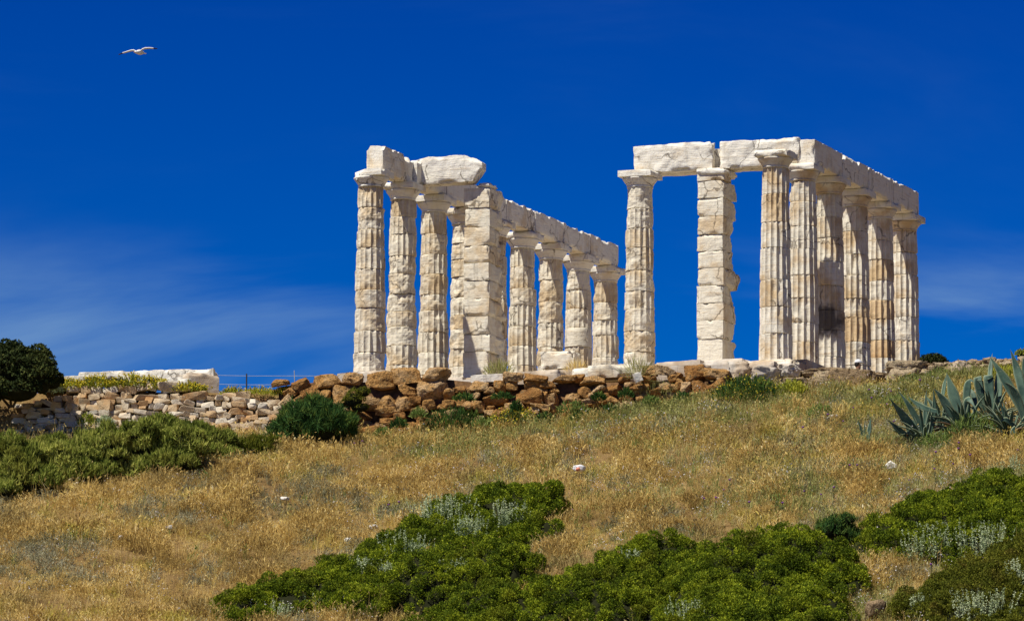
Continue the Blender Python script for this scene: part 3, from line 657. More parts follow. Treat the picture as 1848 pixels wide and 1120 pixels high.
# stones on the slope
for k, (px, py, w, h, lab, m) in enumerate([(1608, 843, 22, 14, 'flat bright white stone in the dry grass below the agave', M_white_rock), (676, 959, 18, 11, 'small white stone in the dry grass above the long green cushion', M_white_rock),
        (627, 979, 14, 9, 'smaller pale stone left of the long green cushion', M_white_rock), (217, 977, 12, 8, 'lone white pebble in the left dry grass', M_white_rock), (305, 957, 14, 7, 'flat pale stone in the left dry grass', M_white_rock),
        (515, 906, 18, 7, 'thin pale stone in the middle of the left slope', M_white_rock), (1575, 1104, 48, 36, 'brown boulder between the two bottom right cushions', M_ledge), (1840, 998, 60, 26, 'smooth orange boulder at the right edge', M_orange),
        (1541, 1026, 24, 14, 'small orange stone beside the long bottom cushion', M_orange), (1218, 712, 36, 10, 'flat pale slab in the grass below the rubble wall', M_ledge), (1190, 722, 30, 16, 'pinkish stone in the grass below the flat slab', M_ledge),
        (1500, 755, 30, 12, 'pale stone in the grass left of the small agave', M_white_rock), (1380, 968, 14, 10, 'tiny tan stone in the middle of the slope', M_ledge)]):
    g = ground(px, py + h * 0.4); s = ppm(g.y)
    P, Fa = rock_shape(6000 + k, 3, p=9, cuts=8, rough=0.14, lims=(0.5, 0.95))
    o = link('field_stone', new_mesh('field_stone', P * np.array((w / s, 0.8 * w / s, h / s * 1.3)) / 2, Fa), m, None, g + Vector((0, -0.1, h / s * 0.3 + (0.09 if m is M_white_rock and k != 11 else 0.0))), (0, rs.uniform(-.2, .2), rs.uniform(-1, 1)))
    tag(o, lab, 'stone', 'stones lying on the slope')
# marble blocks lying about
def mblock(name, label, px, py, w, h, Y, seed, depth=0.7, tilt=0, rz=0.0, mat=M_beam, chip=0.06, rough=0.02, group='fallen marble blocks'):
    c = at(px, py, Y); s = ppm(Y); W, Hh = w / s, h / s
    V, Fa = hewn((-W / 2, -depth / 2, -Hh / 2), (W / 2, depth / 2, Hh / 2), seed, 0.06, 0.006, rough * 0.6, chip, 0.03, 0.08)
    return tag(link(name, new_mesh(name, V, Fa), mat, None, c, (0, R(-tilt), rz)), label, 'marble block', group)
mblock('fallen_block', 'cream fallen marble block resting on the platform between the columns', 1012, 652, 64, 32, T(1.95, 5.3).y + 0.3, 501, 0.8, 0, -0.3, M_pier, 0.2)
mblock('fallen_slab', 'long white marble slab behind the yellow flowers, left end', 130, 692, 110, 22, -1.6, 511, 0.9, 3, 0.15)
mblock('fallen_slab', 'white marble slab behind the yellow flowers, middle one', 205, 684, 124, 24, -1.4, 512, 0.9, 2, 0.1)
mblock('fallen_slab', 'thin white marble slab leaning down to the right behind the flowers', 240, 690, 90, 15, -2.2, 513, 0.7, -14, 0.0)
mblock('fallen_slab', 'thick white marble slab on top of the left pile', 325, 681, 130, 24, -1.3, 514, 0.9, 1, -0.12)
mblock('fallen_block', 'white marble block at the right end of the left pile', 360, 693, 62, 34, -1.7, 515, 0.8, -3, 0.25, M_step)
mblock('fallen_block', 'white lump of marble in front of the left pile', 318, 697, 52, 24, -2.3, 516, 0.6, 8, 0.2)
mblock('fallen_block', 'dark edged marble block behind the dark tree', 78, 672, 36, 36, -1.2, 517, 0.6, 0, 0.2, M_step)
mblock('fallen_block', 'low white marble lumps among grass left of the rubble top', 880, 684, 60, 14, yr(880, 0.75), 518, 0.5, 3, 0.0)
mblock('fallen_block', 'pinkish marble block on the wall top left of the lone column', 1108, 671, 92, 24, yr(1108, 1.0), 519, 0.6, 2, -0.05, M_pier, 0.08)
mblock('fallen_block', 'tan marble block under the free standing column', 1398, 660, 84, 20, T(1.6, WD).y, 520, 0.6, 0, -PHI, M_pier, 0.1)
mblock('fallen_block', 'small white marble stone among rust boulders left of the lone column', 1151, 681, 13, 17, yr(1151, 0.1), 521, 0.25, 20, 0.2, M_beam, 0.05)

# ------------------------------------------------------------------ plants: shapes
def unit(a): return a / (np.linalg.norm(a, axis=1)[:, None] + 1e-9)
def leaf_quads(P, D, L, W, r, fold=0.0, N=None):
    """one diamond leaf at each point P, along direction D"""
    n = len(P); L = np.broadcast_to(L, n)[:, None]; W = np.broadcast_to(W, n)[:, None]
    S = unit(np.cross(D, r.normal(size=(n, 3)) if N is None else N + 0.45 * r.normal(size=(n, 3)))); U = np.cross(S, D)
    a = P; b = P + D * L * 0.5 + S * W * 0.5 + U * fold * L; c = P + D * L; d = P + D * L * 0.5 - S * W * 0.5 + U * fold * L
    V = np.stack([a, b, c, d], 1).reshape(-1, 3); return V, np.arange(4 * n).reshape(n, 4)
def lobe_points(lobes, dens, r, wob=0.16, fq=1.6, seed=0, low=-0.1):
    """points spread over the outside of a heap of ellipsoids: (centre, half sizes)"""
    Ps, Ns = [], []
    for i, (c, h) in enumerate(lobes):
        c, h = np.array(c), np.array(h); ar = 2 * np.pi * ((h[0] * h[1]) ** 1.6 / 2 + (h[0] * h[2]) ** 1.6 / 4 + (h[1] * h[2]) ** 1.6 / 4) ** (1 / 1.6) * 1.25
        n = max(20, int(ar * dens)); d = unit(r.normal(size=(n, 3))); d = d[d[:, 2] > low]
        N = unit(d / h); P = c + d * h
        P = P + N * (wob * h.mean() * fbm(P, fq / h.mean() ** 0.5, seed + i, 3))[:, None] + N * r.uniform(-0.10, 0.05, len(P))[:, None] * min(1, h.mean())
        keep = np.ones(len(P), bool)
        for j, (c2, h2) in enumerate(lobes):
            if j != i: keep &= ((((P - np.array(c2)) / np.array(h2)) ** 2).sum(1) > 0.72)
        Ps.append(P[keep]); Ns.append(N[keep])
    return np.concatenate(Ps), np.concatenate(Ns)
def lobes_with_knobs(lobes, kn, r):
    out = list(lobes)
    for c, h in lobes:
        c, h = np.array(c), np.array(h); n = int(kn[0] * h[0] * h[1] + 3)
        d = unit(r.normal(size=(n, 3))); d[:, 2] = np.abs(d[:, 2]) * 0.9 + 0.05; d = unit(d)
        for q in d:
            s = r.uniform(kn[1], kn[2]); out.append((tuple(c + q * h * 0.93), (s * 1.1, s * 1.05, s * 0.9)))
    return out
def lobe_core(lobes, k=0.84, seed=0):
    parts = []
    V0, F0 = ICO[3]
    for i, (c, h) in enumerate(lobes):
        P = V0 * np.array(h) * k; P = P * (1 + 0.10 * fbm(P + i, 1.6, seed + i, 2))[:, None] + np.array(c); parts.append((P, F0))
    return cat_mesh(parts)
def bush(name, label, cat, base, lobes, mat, seed, dens=1500, L=0.075, W=0.045, up=0.3, spread=0.7, group=None, trunk=True, wob=0.16, core=True, fq=1.6, knobs=None, corek=0.84):
    """base: ground point; lobes relative to it"""
    r = np.random.default_rng(seed)
    root = thing(name, label, cat, base, group=group)
    if knobs: lobes = lobes_with_knobs(lobes, knobs, r)
    P, N = lobe_points(lobes, dens, r, wob, fq, seed)
    D = unit(0.6 * N + np.array([0, 0, up]) + spread * r.normal(size=P.shape) * 0.8)
    s = r.uniform(0.65, 1.35, len(P))
    V, Fa = leaf_quads(P - D * (L * 0.4 * s)[:, None], D, L * s, W * s, r, 0.06, N + np.array([0, 0, 0.6]))
    link('foliage', new_mesh('foliage', V, Fa), mat, root)
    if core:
        V, Fa = lobe_core(lobes, corek, seed=seed); link('shade_core', new_mesh('shade_core', V, Fa), M_core, root)  # solid core added to stop see-through, coloured as inner shade
    if trunk:
        c = np.mean([l[0] for l in lobes], 0)
        parts = []
        for q in range(3):
            e = np.array(lobes[q % len(lobes)][0]) * np.array([0.8, 0.8, 1.0]); parts.append(taper((r.uniform(-0.06, 0.06), r.uniform(-0.06, 0.06), -0.15), e, 0.045, 0.02))
        V, Fa = cat_mesh(parts); link('stem', new_mesh('stem', V, Fa), M_bark, root)
    return root
def taper(a, b, r0, r1, n=6):
    a, b = np.array(a, float), np.array(b, float); d = (b - a) / (np.linalg.norm(b - a) + 1e-9)
    s = np.cross(d, [0.3, 0.9, 0.1]); s /= np.linalg.norm(s); t = np.cross(d, s); th = np.linspace(0, 2 * np.pi, n, endpoint=False)
    ring = np.cos(th)[:, None] * s + np.sin(th)[:, None] * t
    V = np.concatenate([a + ring * r0, b + ring * r1]); i = np.arange(n); j = (i + 1) % n
    return V, np.stack([i, j, j + n, i + n], 1)
def px_lobes(base, L, depth=1.0, sink=0.35):
    """lobes given in photograph pixels (centre x, centre y, width, height[, dy metres]) at the distance of the base"""
    out = []
    for q in L:
        Y = base.y + (q[4] if len(q) > 4 else 0.0)
        c = at(q[0], q[1], Y); s = ppm(Y); hx, hz = q[2] / s / 2, q[3] / s / 2
        out.append(((c.x - base.x, Y - base.y, c.z - base.z), (hx, min(hx, max(hz, 0.6 * hx)) * depth, hz)))
    return out
def px_mat(base, L, depth=1.0):
    """cushion lobes hugging the slope: (x, y of the ground under the lobe centre, width, height)"""
    out = []
    for q in L:
        g = ground(q[0], q[1]); s = ppm(g.y); hx, hz = q[2] / s / 2, q[3] / s
        out.append(((g.x - base.x, g.y - base.y, g.z - base.z - 0.1 * hz), (hx * 0.97, hx * 1.0 * depth, hz * 1.2)))
    return out

# ------------------------------------------------------------------ plants: trees and shrubs at the walls
gb = Vector((at(20, 720, -3.6).x, -3.4, 0)); gb.z = -1.35
dark_l = px_lobes(gb, [(10, 672, 110, 92), (55, 680, 80, 84, -0.2), (-40, 680, 110, 110, 0.2), (75, 692, 50, 56, -0.3), (30, 706, 110, 56, -0.3), (-30, 712, 110, 70, -0.3), (62, 655, 50, 46), (15, 645, 60, 44, 0.1)])
tr = bush('evergreen_tree', 'dark rounded evergreen tree at the left edge above the wall', 'tree', gb, dark_l, M_dark, 21, 1500, 0.085, 0.05, 0.3, 1.0, wob=0.34, fq=2.2, knobs=(7, 0.12, 0.36), corek=0.66)
for ch in tr.children:
    ch.name = {'foliage': 'crown', 'stem': 'trunk'}.get(ch.name.split('.')[0], ch.name)
HEDGE = [('broad grey green shrub at the left edge below the stone wall', 0, 890, [(0, 842, 160, 104), (50, 856, 120, 70, -0.3), (-20, 872, 120, 50, -0.6), (-30, 800, 90, 70, 0.3), (20, 805, 100, 64, 0.3)], M_hedge),
         ('green shrub below the dark tree, second along the stone wall', 110, 866, [(105, 826, 120, 90), (70, 810, 90, 66, 0.4), (140, 845, 90, 54, -0.3), (110, 800, 80, 50, 0.5)], M_hedge),
         ('yellowish green shrub in the middle of the scrub below the stone wall', 195, 862, [(190, 812, 130, 96), (220, 840, 90, 56, -0.3), (160, 838, 80, 54, -0.4)], M_hedge),
         ('tallest shrub of the scrub, reaching up the stone wall', 285, 850, [(265, 790, 120, 96), (320, 796, 110, 90, 0.1), (290, 768, 90, 56, 0.3), (300, 826, 110, 50, -0.4), (235, 800, 80, 80, 0.2)], M_hedge),
         ('green shrub right of the tallest one, thinning into the dry grass', 375, 832, [(370, 786, 90, 70), (345, 776, 70, 60, 0.2), (385, 808, 80, 44, -0.3)], M_hedge),
         ('low yellow brown shrub between the scrub and the deep green bush', 445, 822, [(440, 798, 90, 42), (475, 792, 60, 40, 0.2), (410, 812, 60, 30, -0.2)], M_lime)]
for k, (lab, px, py, L, m) in enumerate(HEDGE):
    b0 = ground(px, py)
    lb = px_lobes(b0, [(q[0], q[1] + 18, q[2], q[3]) + tuple(q[4:]) for q in L], 0.8)
    if k == 5: m = M_mat_olive
    bush('scrub_shrub', lab, 'shrub', b0, lb, m, 40 + k, 1500, 0.21, 0.030, 1.6, 1.0, 'scrub below the stone wall', wob=0.36, fq=2.4, knobs=(6, 0.10, 0.26), corek=0.68)
def spray(name, label, cat, base, rad, hgt, mat, seed, n=900, L=0.22, W=0.016, lean=0.5, group=None, tips=None, tip_n=0, tip_size=0.03, depth=0.7, flat=0.25):
    """a plant of upright shoots fanning from its base; optional flowers at the tips"""
    r = np.random.default_rng(seed); root = thing(name, label, cat, base, group=group)
    a = r.uniform(0, 2 * np.pi, n); q = np.sqrt(r.uniform(0, 1, n))
    B = np.stack([q * np.cos(a) * rad, q * np.sin(a) * rad * depth, np.zeros(n)], 1)
    hz = hgt * np.sqrt(np.clip(1 - (1 - flat) * q ** 2, 0, 1)) * r.uniform(0.25, 1.0, n) ** 0.5
    P = B * r.uniform(0.75, 1.0, n)[:, None] + np.stack([0 * hz, 0 * hz, hz - L * 0.6], 1); P[:, 2] = np.maximum(P[:, 2], -0.05)
    # follow the ground under the plant
    gz = terrain(P[:, 0] + base.x, np.minimum(P[:, 1] + base.y, float(yw_of(base.x)) - 0.05)) - base.z if base.y < float(yw_of(base.x)) else 0 * P[:, 0]
    P[:, 2] += np.clip(gz, -0.5, 0.4)
    D = unit(np.stack([lean * B[:, 0] / rad, lean * B[:, 1] / rad, np.ones(n)], 1) + 0.35 * r.normal(size=(n, 3)))
    s = r.uniform(0.6, 1.3, n)
    V, Fa = leaf_quads(P, D, L * s, W * s, r); link('foliage', new_mesh('foliage', V, Fa), mat, root)
    if tip_n:
        k = r.choice(n, tip_n); TP = P[k] + D[k] * (L * s[k])[:, None]
        parts = [leaf_quads(TP - 0.3 * tip_size * d, d, tip_size, tip_size, r) for d in (unit(r.normal(size=(tip_n, 3))), unit(r.normal(size=(tip_n, 3))))]
        V, Fa = cat_mesh(parts); link('flowers', new_mesh('flowers', V, Fa), tips, root)['kind'] = 'stuff'
    return root
def dense_spray(name, label, base, w_px, h_px, mat, seed, n=2600, **k):
    s = ppm(base.y); return spray(name, label, 'shrub', base, w_px / s / 2, h_px / s, mat, seed, n, **k)
b0 = ground(566, 806)
bush('broom_bush', 'dense deep green rounded bush in front of the joint of both walls', 'bush', b0, px_lobes(b0, [(566, 776, 140, 72), (535, 788, 90, 50, -0.2), (600, 780, 84, 60, 0.0), (566, 752, 100, 50, 0.1)], 0.8), M_broom, 61, 1500, 0.34, 0.024, 1.3, 1.0, wob=0.34, fq=2.6, corek=0.7, knobs=(5, 0.10, 0.24))
def patch(label, px, py, w, h, mat, seed, n, cat='plant', name='wild_plant', tips=None, tip_n=0, L=0.2, W=0.02, Y=None, lean=0.5, group=None, tip_size=0.035, depth=0.7):
    b = ground(px, py) if Y is None else at(px, py, Y); s = ppm(b.y)
    return spray(name, label, cat, b, w / s / 2, h / s, mat, seed, n, L, W, lean, group, tips, tip_n, tip_size, depth)
patch('feathery green plant at the foot of the rust boulders, left one', 812, 782, 120, 50, M_broom, 71, 1700, L=0.22, W=0.018)
patch('plant covered in yellow flowers at the foot of the rust wall', 920, 772, 92, 34, M_herb, 72, 1200, tips=M_yellow, tip_n=420, name='yellow_flower_plant', tip_size=0.05)
patch('broad green plant with yellow flowers right of the big rust boulder', 1345, 730, 130, 54, M_broom, 73, 2300, tips=M_yellow, tip_n=330, name='yellow_flower_plant', L=0.17, W=0.022, tip_size=0.04)
patch('green plant with yellow tops beside the white flowers', 1428, 722, 64, 38, M_lime, 74, 800, L=0.14, W=0.03)
patch('low white flowering plant on the crest left of the tan boulder', 1420, 697, 60, 18, M_silver, 75, 500, tips=M_fleck, tip_n=420, name='white_flower_plant', L=0.10, Y=yr(1420, -0.05))
for k, (px, py, w, h, lab) in enumerate([(1035, 726, 66, 38, 'green creeper hanging on the middle of the rust wall'), (1080, 694, 26, 20, 'small green plant on the right part of the rust wall top'), (838, 695, 40, 18, 'green herb on the rust wall beside the largest bright boulder'),
        (755, 728, 26, 26, 'dark green sprig under the largest bright boulder'), (932, 716, 20, 26, 'small green sprig between two rust boulders'), (1130, 690, 26, 22, 'green herb beside the small white marble stone'), (690, 760, 30, 22, 'small green plant low on the left of the rust wall'), (1045, 742, 50, 24, 'dull green tuft at the foot of the creeper'), (1100, 726, 44, 28, 'grey green tuft on the right part of the rust wall'), (868, 742, 34, 22, 'green sprig low between the middle rust boulders'), (985, 735, 36, 24, 'green sprig under the biggest middle rust boulder'), (720, 745, 30, 24, 'green sprig under the left rust boulders'), (1175, 705, 34, 24, 'green sprig between the right rust boulders'), (905, 690, 40, 14, 'flat green herb on the middle of the rust wall top'), (1230, 706, 40, 30, 'green herb left of the big right rust boulder')]):
    patch(lab, px, py, w, h, M_broom if k % 3 else M_herb, 80 + k, 320, L=0.12, W=0.03, Y=yr(px, -0.55 - (py - 690) / 110 * 0.5), lean=0.9, group='herbs growing on the rust wall', depth=0.5)
b0 = at(642, 735, yr(642, -0.25))
bush('mossy_bush', 'small yellowish moss green bush tucked in the left of the rust wall', 'bush', b0, px_lobes(b0, [(638, 722, 40, 34), (655, 708, 28, 20), (648, 735, 36, 20)], 0.8), M_mat_olive, 91, 1800, 0.13, 0.02, 0.5, 1.2, trunk=False, wob=0.35)
# yellow flowers along the top of the dry stone wall
for k, (px, py, w, h, n, lab) in enumerate([(125, 706, 80, 22, 520, 'yellow green flowering plant next to the dark tree on the wall top'), (178, 708, 80, 30, 900, 'brightest yellow flowering clump on the wall top'), (235, 706, 90, 32, 900, 'yellow green flowering clump before the leaning slab'),
        (290, 708, 60, 24, 520, 'yellow green clump left of the white lump'), (340, 710, 76, 20, 560, 'low yellow clump before the right end of the marble pile'), (275, 703, 24, 26, 200, 'rust tinted sprig among the yellow clumps')]):
    patch(lab, px, py, w, h, M_lime if k != 5 else M_mat_olive, 100 + k, n, tips=M_yellow, tip_n=n // 2, tip_size=0.05, name='yellow_flower_plant', L=0.15, W=0.03, Y=yr(px, 0.55), group='yellow flowers on the stone wall top', depth=0.45)
for k, (px, w) in enumerate([(420, 50), (470, 70), (515, 50)]):
    patch(['low yellow flowers right of the marble pile', 'low yellow flowers beside the fence post', 'low yellow flowers at the joint of the two walls'][k], px, 716, w, 18, M_lime, 110 + k, 420, tips=M_yellow, tip_n=170, name='yellow_flower_plant', L=0.12, W=0.025, Y=yr(px, 0.6), group='yellow flowers on the stone wall top', depth=0.5)
patch('pale silvery plant at the foot of the dark tree', 85, 712, 60, 22, M_silver, 115, 420, L=0.12, W=0.04, Y=yr(85, 0.3))
patch('silvery plant growing from the middle of the stone wall', 190, 745, 34, 28, M_silver, 116, 300, L=0.14, W=0.03, Y=yr(190, -0.15), depth=0.4)
patch('yellow green sprig growing out of the stone wall', 158, 742, 34, 30, M_lime, 117, 260, L=0.14, W=0.03, Y=yr(158, -0.15), depth=0.4)
# tufts on the platform edge
patch('pale green grass tuft in front of the tall left pier', 900, 680, 46, 32, M_green_grass, 120, 260, 'grass', 'grass_tuft', L=0.34, W=0.018, Y=T(1.4, 2.6).y, lean=0.6)
patch('dry grass tuft before the foot of the lone column', 1150, 684, 40, 46, M_green_grass, 121, 170, 'grass', 'grass_tuft', L=0.5, W=0.014, Y=yr(1150, 0.35), lean=0.5)
patch('yellow dry grass tuft before the fallen cream block', 1040, 672, 40, 24, M_grass, 122, 160, 'grass', 'grass_tuft', L=0.28, W=0.014, Y=T(1.5, 5.5).y, lean=0.5)
b0 = at(1686, 668, yr(1686, 3.0))
bush('crest_bush', 'small dark bush on the crest right of the last column', 'bush', b0, px_lobes(b0, [(1686, 652, 52, 28), (1660, 660, 30, 16)], 0.8), M_dark, 95, 1800, 0.07, 0.04, 0.3, 0.9, trunk=False)
b0 = at(1845, 640, yr(1845, 2.5))
bush('crest_bush', 'tip of a green bush on the crest at the right edge', 'bush', b0, px_lobes(b0, [(1848, 640, 34, 24)], 0.8), M_lime, 96, 1500, 0.07, 0.03, 0.5, 0.9, trunk=False)

# ------------------------------------------------------------------ plants: cushions on the slope
CUSH = []
def ground_c(px, py):
    """like ground(), but stopping at the cushions that grow on the hillside"""
    dx, dy, dzr = ray(px, py); g = ground(px, py); t1 = (g.y - CAM[1]) / dy; t = np.linspace(t1 - 6, t1, 400)
    P = np.array(CAM) + t[:, None] * np.array([dx, dy, dzr]); ok = np.zeros(len(t), bool)
    for own, sd in MATS:
        th, top = mat_height(own, P[:, 0], P[:, 1], sd); ok |= (th > 0.02) & (P[:, 2] < top)
    k = np.nonzero(ok)[0]
    return Vector(P[k[0]]) if len(k) else g
MATS = []
def mat_height(own, X, Y, seed):
    """thickness and top of a cushion draped on the hillside"""
    t = 0
    wx = X + 0.22 * noise(np.stack([X, Y, 0 * X], 1), 1.3, seed + 1); wy = Y + 0.22 * noise(np.stack([X, Y, 0 * X], 1), 1.3, seed + 2)
    for c, h in own: t = t + np.clip(1 - ((wx - c[0]) / h[0]) ** 2 - ((wy - c[1]) / h[1]) ** 2, 0, 1) ** 2.0 * h[2] ** 4
    t = t ** 0.25
    Q = np.stack([X, Y, 0 * X], 1); bil = 0.45 - np.abs(noise(Q, 1.5, seed + 5)); bil2 = 0.45 - np.abs(noise(Q + 0.1 * bil[:, None], 3.6, seed + 6))
    t2 = t * (0.86 + 0.12 * noise(Q, 0.8, seed + 7)) + np.clip(t / 0.25, 0, 1) * (0.30 * bil + 0.26 * bil2 - 0.06)
    t2 = np.where(t > 0.001, t2, 0); return t2, terrain(X, Y) + t2
def cushion(label, L, mat, seed, dens=1500, leaf=0.058, name='cushion_shrub', depth=1.0):
    b = ground(L[0][0], L[0][1]); lb = px_mat(b, L, depth); own = [(np.array(c) + np.array(b), np.array(h)) for c, h in lb]; CUSH.extend(own); MATS.append((own, seed))
    r = np.random.default_rng(seed); root = thing(name, label, 'shrub', b, group='cushion shrubs on the slope')
    lo = np.min([c - h for c, h in own], 0); hi = np.max([c + h for c, h in own], 0)
    n = int((hi[0] - lo[0]) * (hi[1] - lo[1]) * 42); X = r.uniform(lo[0], hi[0], n); Y = r.uniform(lo[1], hi[1], n)
    t, Z = mat_height(own, X, Y, seed); k = t > 0.03; X, Y, Z = X[k], Y[k], Z[k]
    e = 0.05; N = unit(np.stack([-(mat_height(own, X + e, Y, seed)[1] - Z) / e, -(mat_height(own, X, Y + e, seed)[1] - Z) / e, np.ones(len(X))], 1))
    k = r.random(len(X)) < np.clip(0.42 / N[:, 2], 0, 1); Cn = np.stack([X, Y, Z], 1)[k] - np.array(b); N = N[k]
    kr = 0.08 + 0.20 * r.random(len(Cn)) ** 1.5; Cn = Cn - N * (kr * 0.25)[:, None] + N * (0.24 * r.random(len(Cn)) ** 2)[:, None]
    m = (dens * 4 * np.pi * kr ** 2 * 0.42).astype(int) + 4; ci = np.repeat(np.arange(len(Cn)), m)
    d = unit(r.normal(size=(len(ci), 3)) + 0.9 * N[ci]); P = Cn[ci] + d * (kr[ci] * r.uniform(0.75, 1.08, len(ci)))[:, None]
    D = unit(0.9 * d + np.array([0, 0, 0.5]) + 0.55 * r.normal(size=P.shape)); s_ = r.uniform(0.65, 1.35, len(P))
    V, Fa = leaf_quads(P - D * (leaf * 0.4 * s_)[:, None], D, leaf * s_, leaf * 0.5 * s_, r, 0.06, d + np.array([0, 0, 0.3])); link('foliage', new_mesh('foliage', V, Fa), mat, root)
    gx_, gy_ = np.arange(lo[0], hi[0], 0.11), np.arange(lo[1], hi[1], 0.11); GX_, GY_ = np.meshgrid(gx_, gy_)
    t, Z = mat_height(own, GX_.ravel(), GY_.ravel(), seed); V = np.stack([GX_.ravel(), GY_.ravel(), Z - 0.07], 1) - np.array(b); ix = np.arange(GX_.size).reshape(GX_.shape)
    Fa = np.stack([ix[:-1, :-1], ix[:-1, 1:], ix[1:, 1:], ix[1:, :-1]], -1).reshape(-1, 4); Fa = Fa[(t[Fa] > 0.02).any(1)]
    link('shade_core', new_mesh('shade_core', V, Fa), M_core, root)  # dark sheet under the leaves, painted as the shade between clumps
    return root
cushion('long dark green cushion shrub climbing the slope, silver plants along its ridge', [(900, 945, 190, 52), (970, 940, 110, 46), (835, 965, 150, 52), (770, 995, 150, 44), (700, 1025, 150, 40), (620, 1060, 170, 36), (530, 1090, 150, 30), (440, 1112, 130, 26), (850, 1000, 150, 40), (940, 980, 120, 32), (740, 1050, 130, 28), (640, 1095, 160, 26)], M_mat, 131)
cushion('big round dark green cushion shrub at the bottom middle', [(820, 1090, 220, 78), (900, 1060, 150, 60), (770, 1100, 150, 66), (860, 1130, 240, 50)], M_mat, 132)
cushion('bright green domed cushion shrub at the bottom, right of the round one', [(1190, 1035, 170, 44), (1110, 1070, 170, 44), (1030, 1105, 160, 44), (1240, 1070, 150, 36), (1000, 1130, 170, 36), (1120, 1120, 200, 44)], M_mat, 133)
cushion('wide mottled green cushion shrub filling the bottom right of the middle', [(1400, 1050, 240, 66), (1480, 1060, 160, 50), (1320, 1060, 190, 56), (1270, 1100, 200, 46), (1390, 1110, 230, 46), (1520, 1075, 100, 34), (1300, 1135, 260, 50), (1450, 1130, 160, 44)], M_mat, 134)
cushion('bright green spreading cushion shrub below the agave at the right', [(1700, 950, 200, 42), (1790, 925, 180, 44), (1860, 910, 150, 42), (1620, 985, 160, 34), (1740, 985, 220, 36), (1840, 965, 150, 40), (1570, 1000, 110, 26), (1900, 950, 150, 40)], M_mat, 135)
cushion('brownish olive cushion shrub in the bottom right corner', [(1780, 1075, 200, 50), (1850, 1040, 150, 46), (1700, 1105, 170, 42), (1800, 1125, 240, 46), (1900, 1080, 150, 60)], M_mat_olive, 136)
cushion('green cushion shrub cut by the bottom edge below the mottled one', [(1250, 1145, 180, 36), (1380, 1150, 180, 36), (1470, 1150, 120, 30)], M_mat, 137)
b0 = ground(1514, 992)
bush('dark_bush', 'small upright dark green bush beside the spreading cushion', 'bush', b0, px_lobes(b0, [(1512, 962, 52, 44), (1494, 960, 34, 40, -0.1), (1530, 966, 40, 40, 0.1), (1540, 978, 44, 30, 0.1), (1505, 945, 26, 28, 0.1), (1528, 942, 22, 26, 0)], 0.9), M_broom, 138, 1500, 0.19, 0.02, 1.4, 1.0, wob=0.42, fq=3, knobs=(10, 0.06, 0.14), corek=0.65)
# silver spikes
SIL = [(780, 925, 60, 40, 'silver plant at the upper left edge of the long cushion'), (715, 985, 56, 36, 'silver plant on the left flank of the long cushion'), (655, 1025, 46, 28, 'small silver plant low on the left flank of the long cushion'), (1690, 965, 50, 30, 'small silver plant in the middle of the spreading cushion'), (805, 940, 90, 52, 'broad silver plant along the top of the long cushion'), (745, 1000, 60, 44, 'silver plant halfway down the long cushion'), (922, 945, 66, 50, 'silver plant near the top right of the long cushion'), (850, 960, 60, 40, 'silver plant behind the bend of the long cushion'), (690, 1030, 40, 26, 'small silver plant low on the long cushion'),
       (590, 1092, 60, 30, 'silver plant near the lower end of the long cushion'), (500, 1118, 56, 42, 'silver plant at the lowest end of the long cushion'), (1142, 1015, 46, 32, 'silver plant behind the domed cushion'), (1240, 1112, 66, 40, 'silver plant on the front of the mottled cushion'), (825, 1030, 60, 30, 'faint silver plant above the round cushion'),
       (1768, 1000, 96, 66, 'largest silver plant, on the spreading cushion at the right'), (1680, 995, 76, 46, 'silver plant left of the largest one'), (1630, 1010, 50, 30, 'low silver plant at the foot of the spreading cushion'), (1775, 1110, 90, 54, 'silver plant in the olive corner cushion'), (1840, 1050, 50, 50, 'silver plant at the right edge over the olive cushion'),
       (1615, 925, 46, 26, 'grey green plant at the top left of the spreading cushion'), (1835, 855, 60, 40, 'grey green plant at the right edge below the agave'), (1660, 1090, 40, 26, 'small silver plant at the left of the olive cushion')]
for k, (px, py, w, h, lab) in enumerate(SIL):
    g = ground_c(px, py); s = ppm(g.y)
    r = np.random.default_rng(150 + k); ns = int(w * 0.75); root = thing('silver_plant', lab, 'plant', g, group='silver plants on the cushions')
    parts = []
    for q in range(ns):
        a = r.normal(size=2) * np.array([w / s * 0.26, w / s * 0.16]); hh = h / s * r.uniform(0.55, 1.1) ; zb_ = -0.12 + 0.3 * a[1]
        m = int(16 + 40 * hh); tq = r.uniform(0.05, 1, m)
        tilt = np.array([a[0] * 0.4 + r.normal() * 0.05, a[1] * 0.4, 1.0])
        P = np.array([a[0], a[1], zb_]) + tq[:, None] * hh * tilt
        D = unit(r.normal(size=(m, 3)) + np.array([0, 0, 0.7])); parts.append(leaf_quads(P, D, 0.055 * r.uniform(0.7, 1.3, m) * (1.25 - 0.6 * tq), 0.028, r))
    V, Fa = cat_mesh(parts); link('foliage', new_mesh('foliage', V, Fa), M_silver, root)

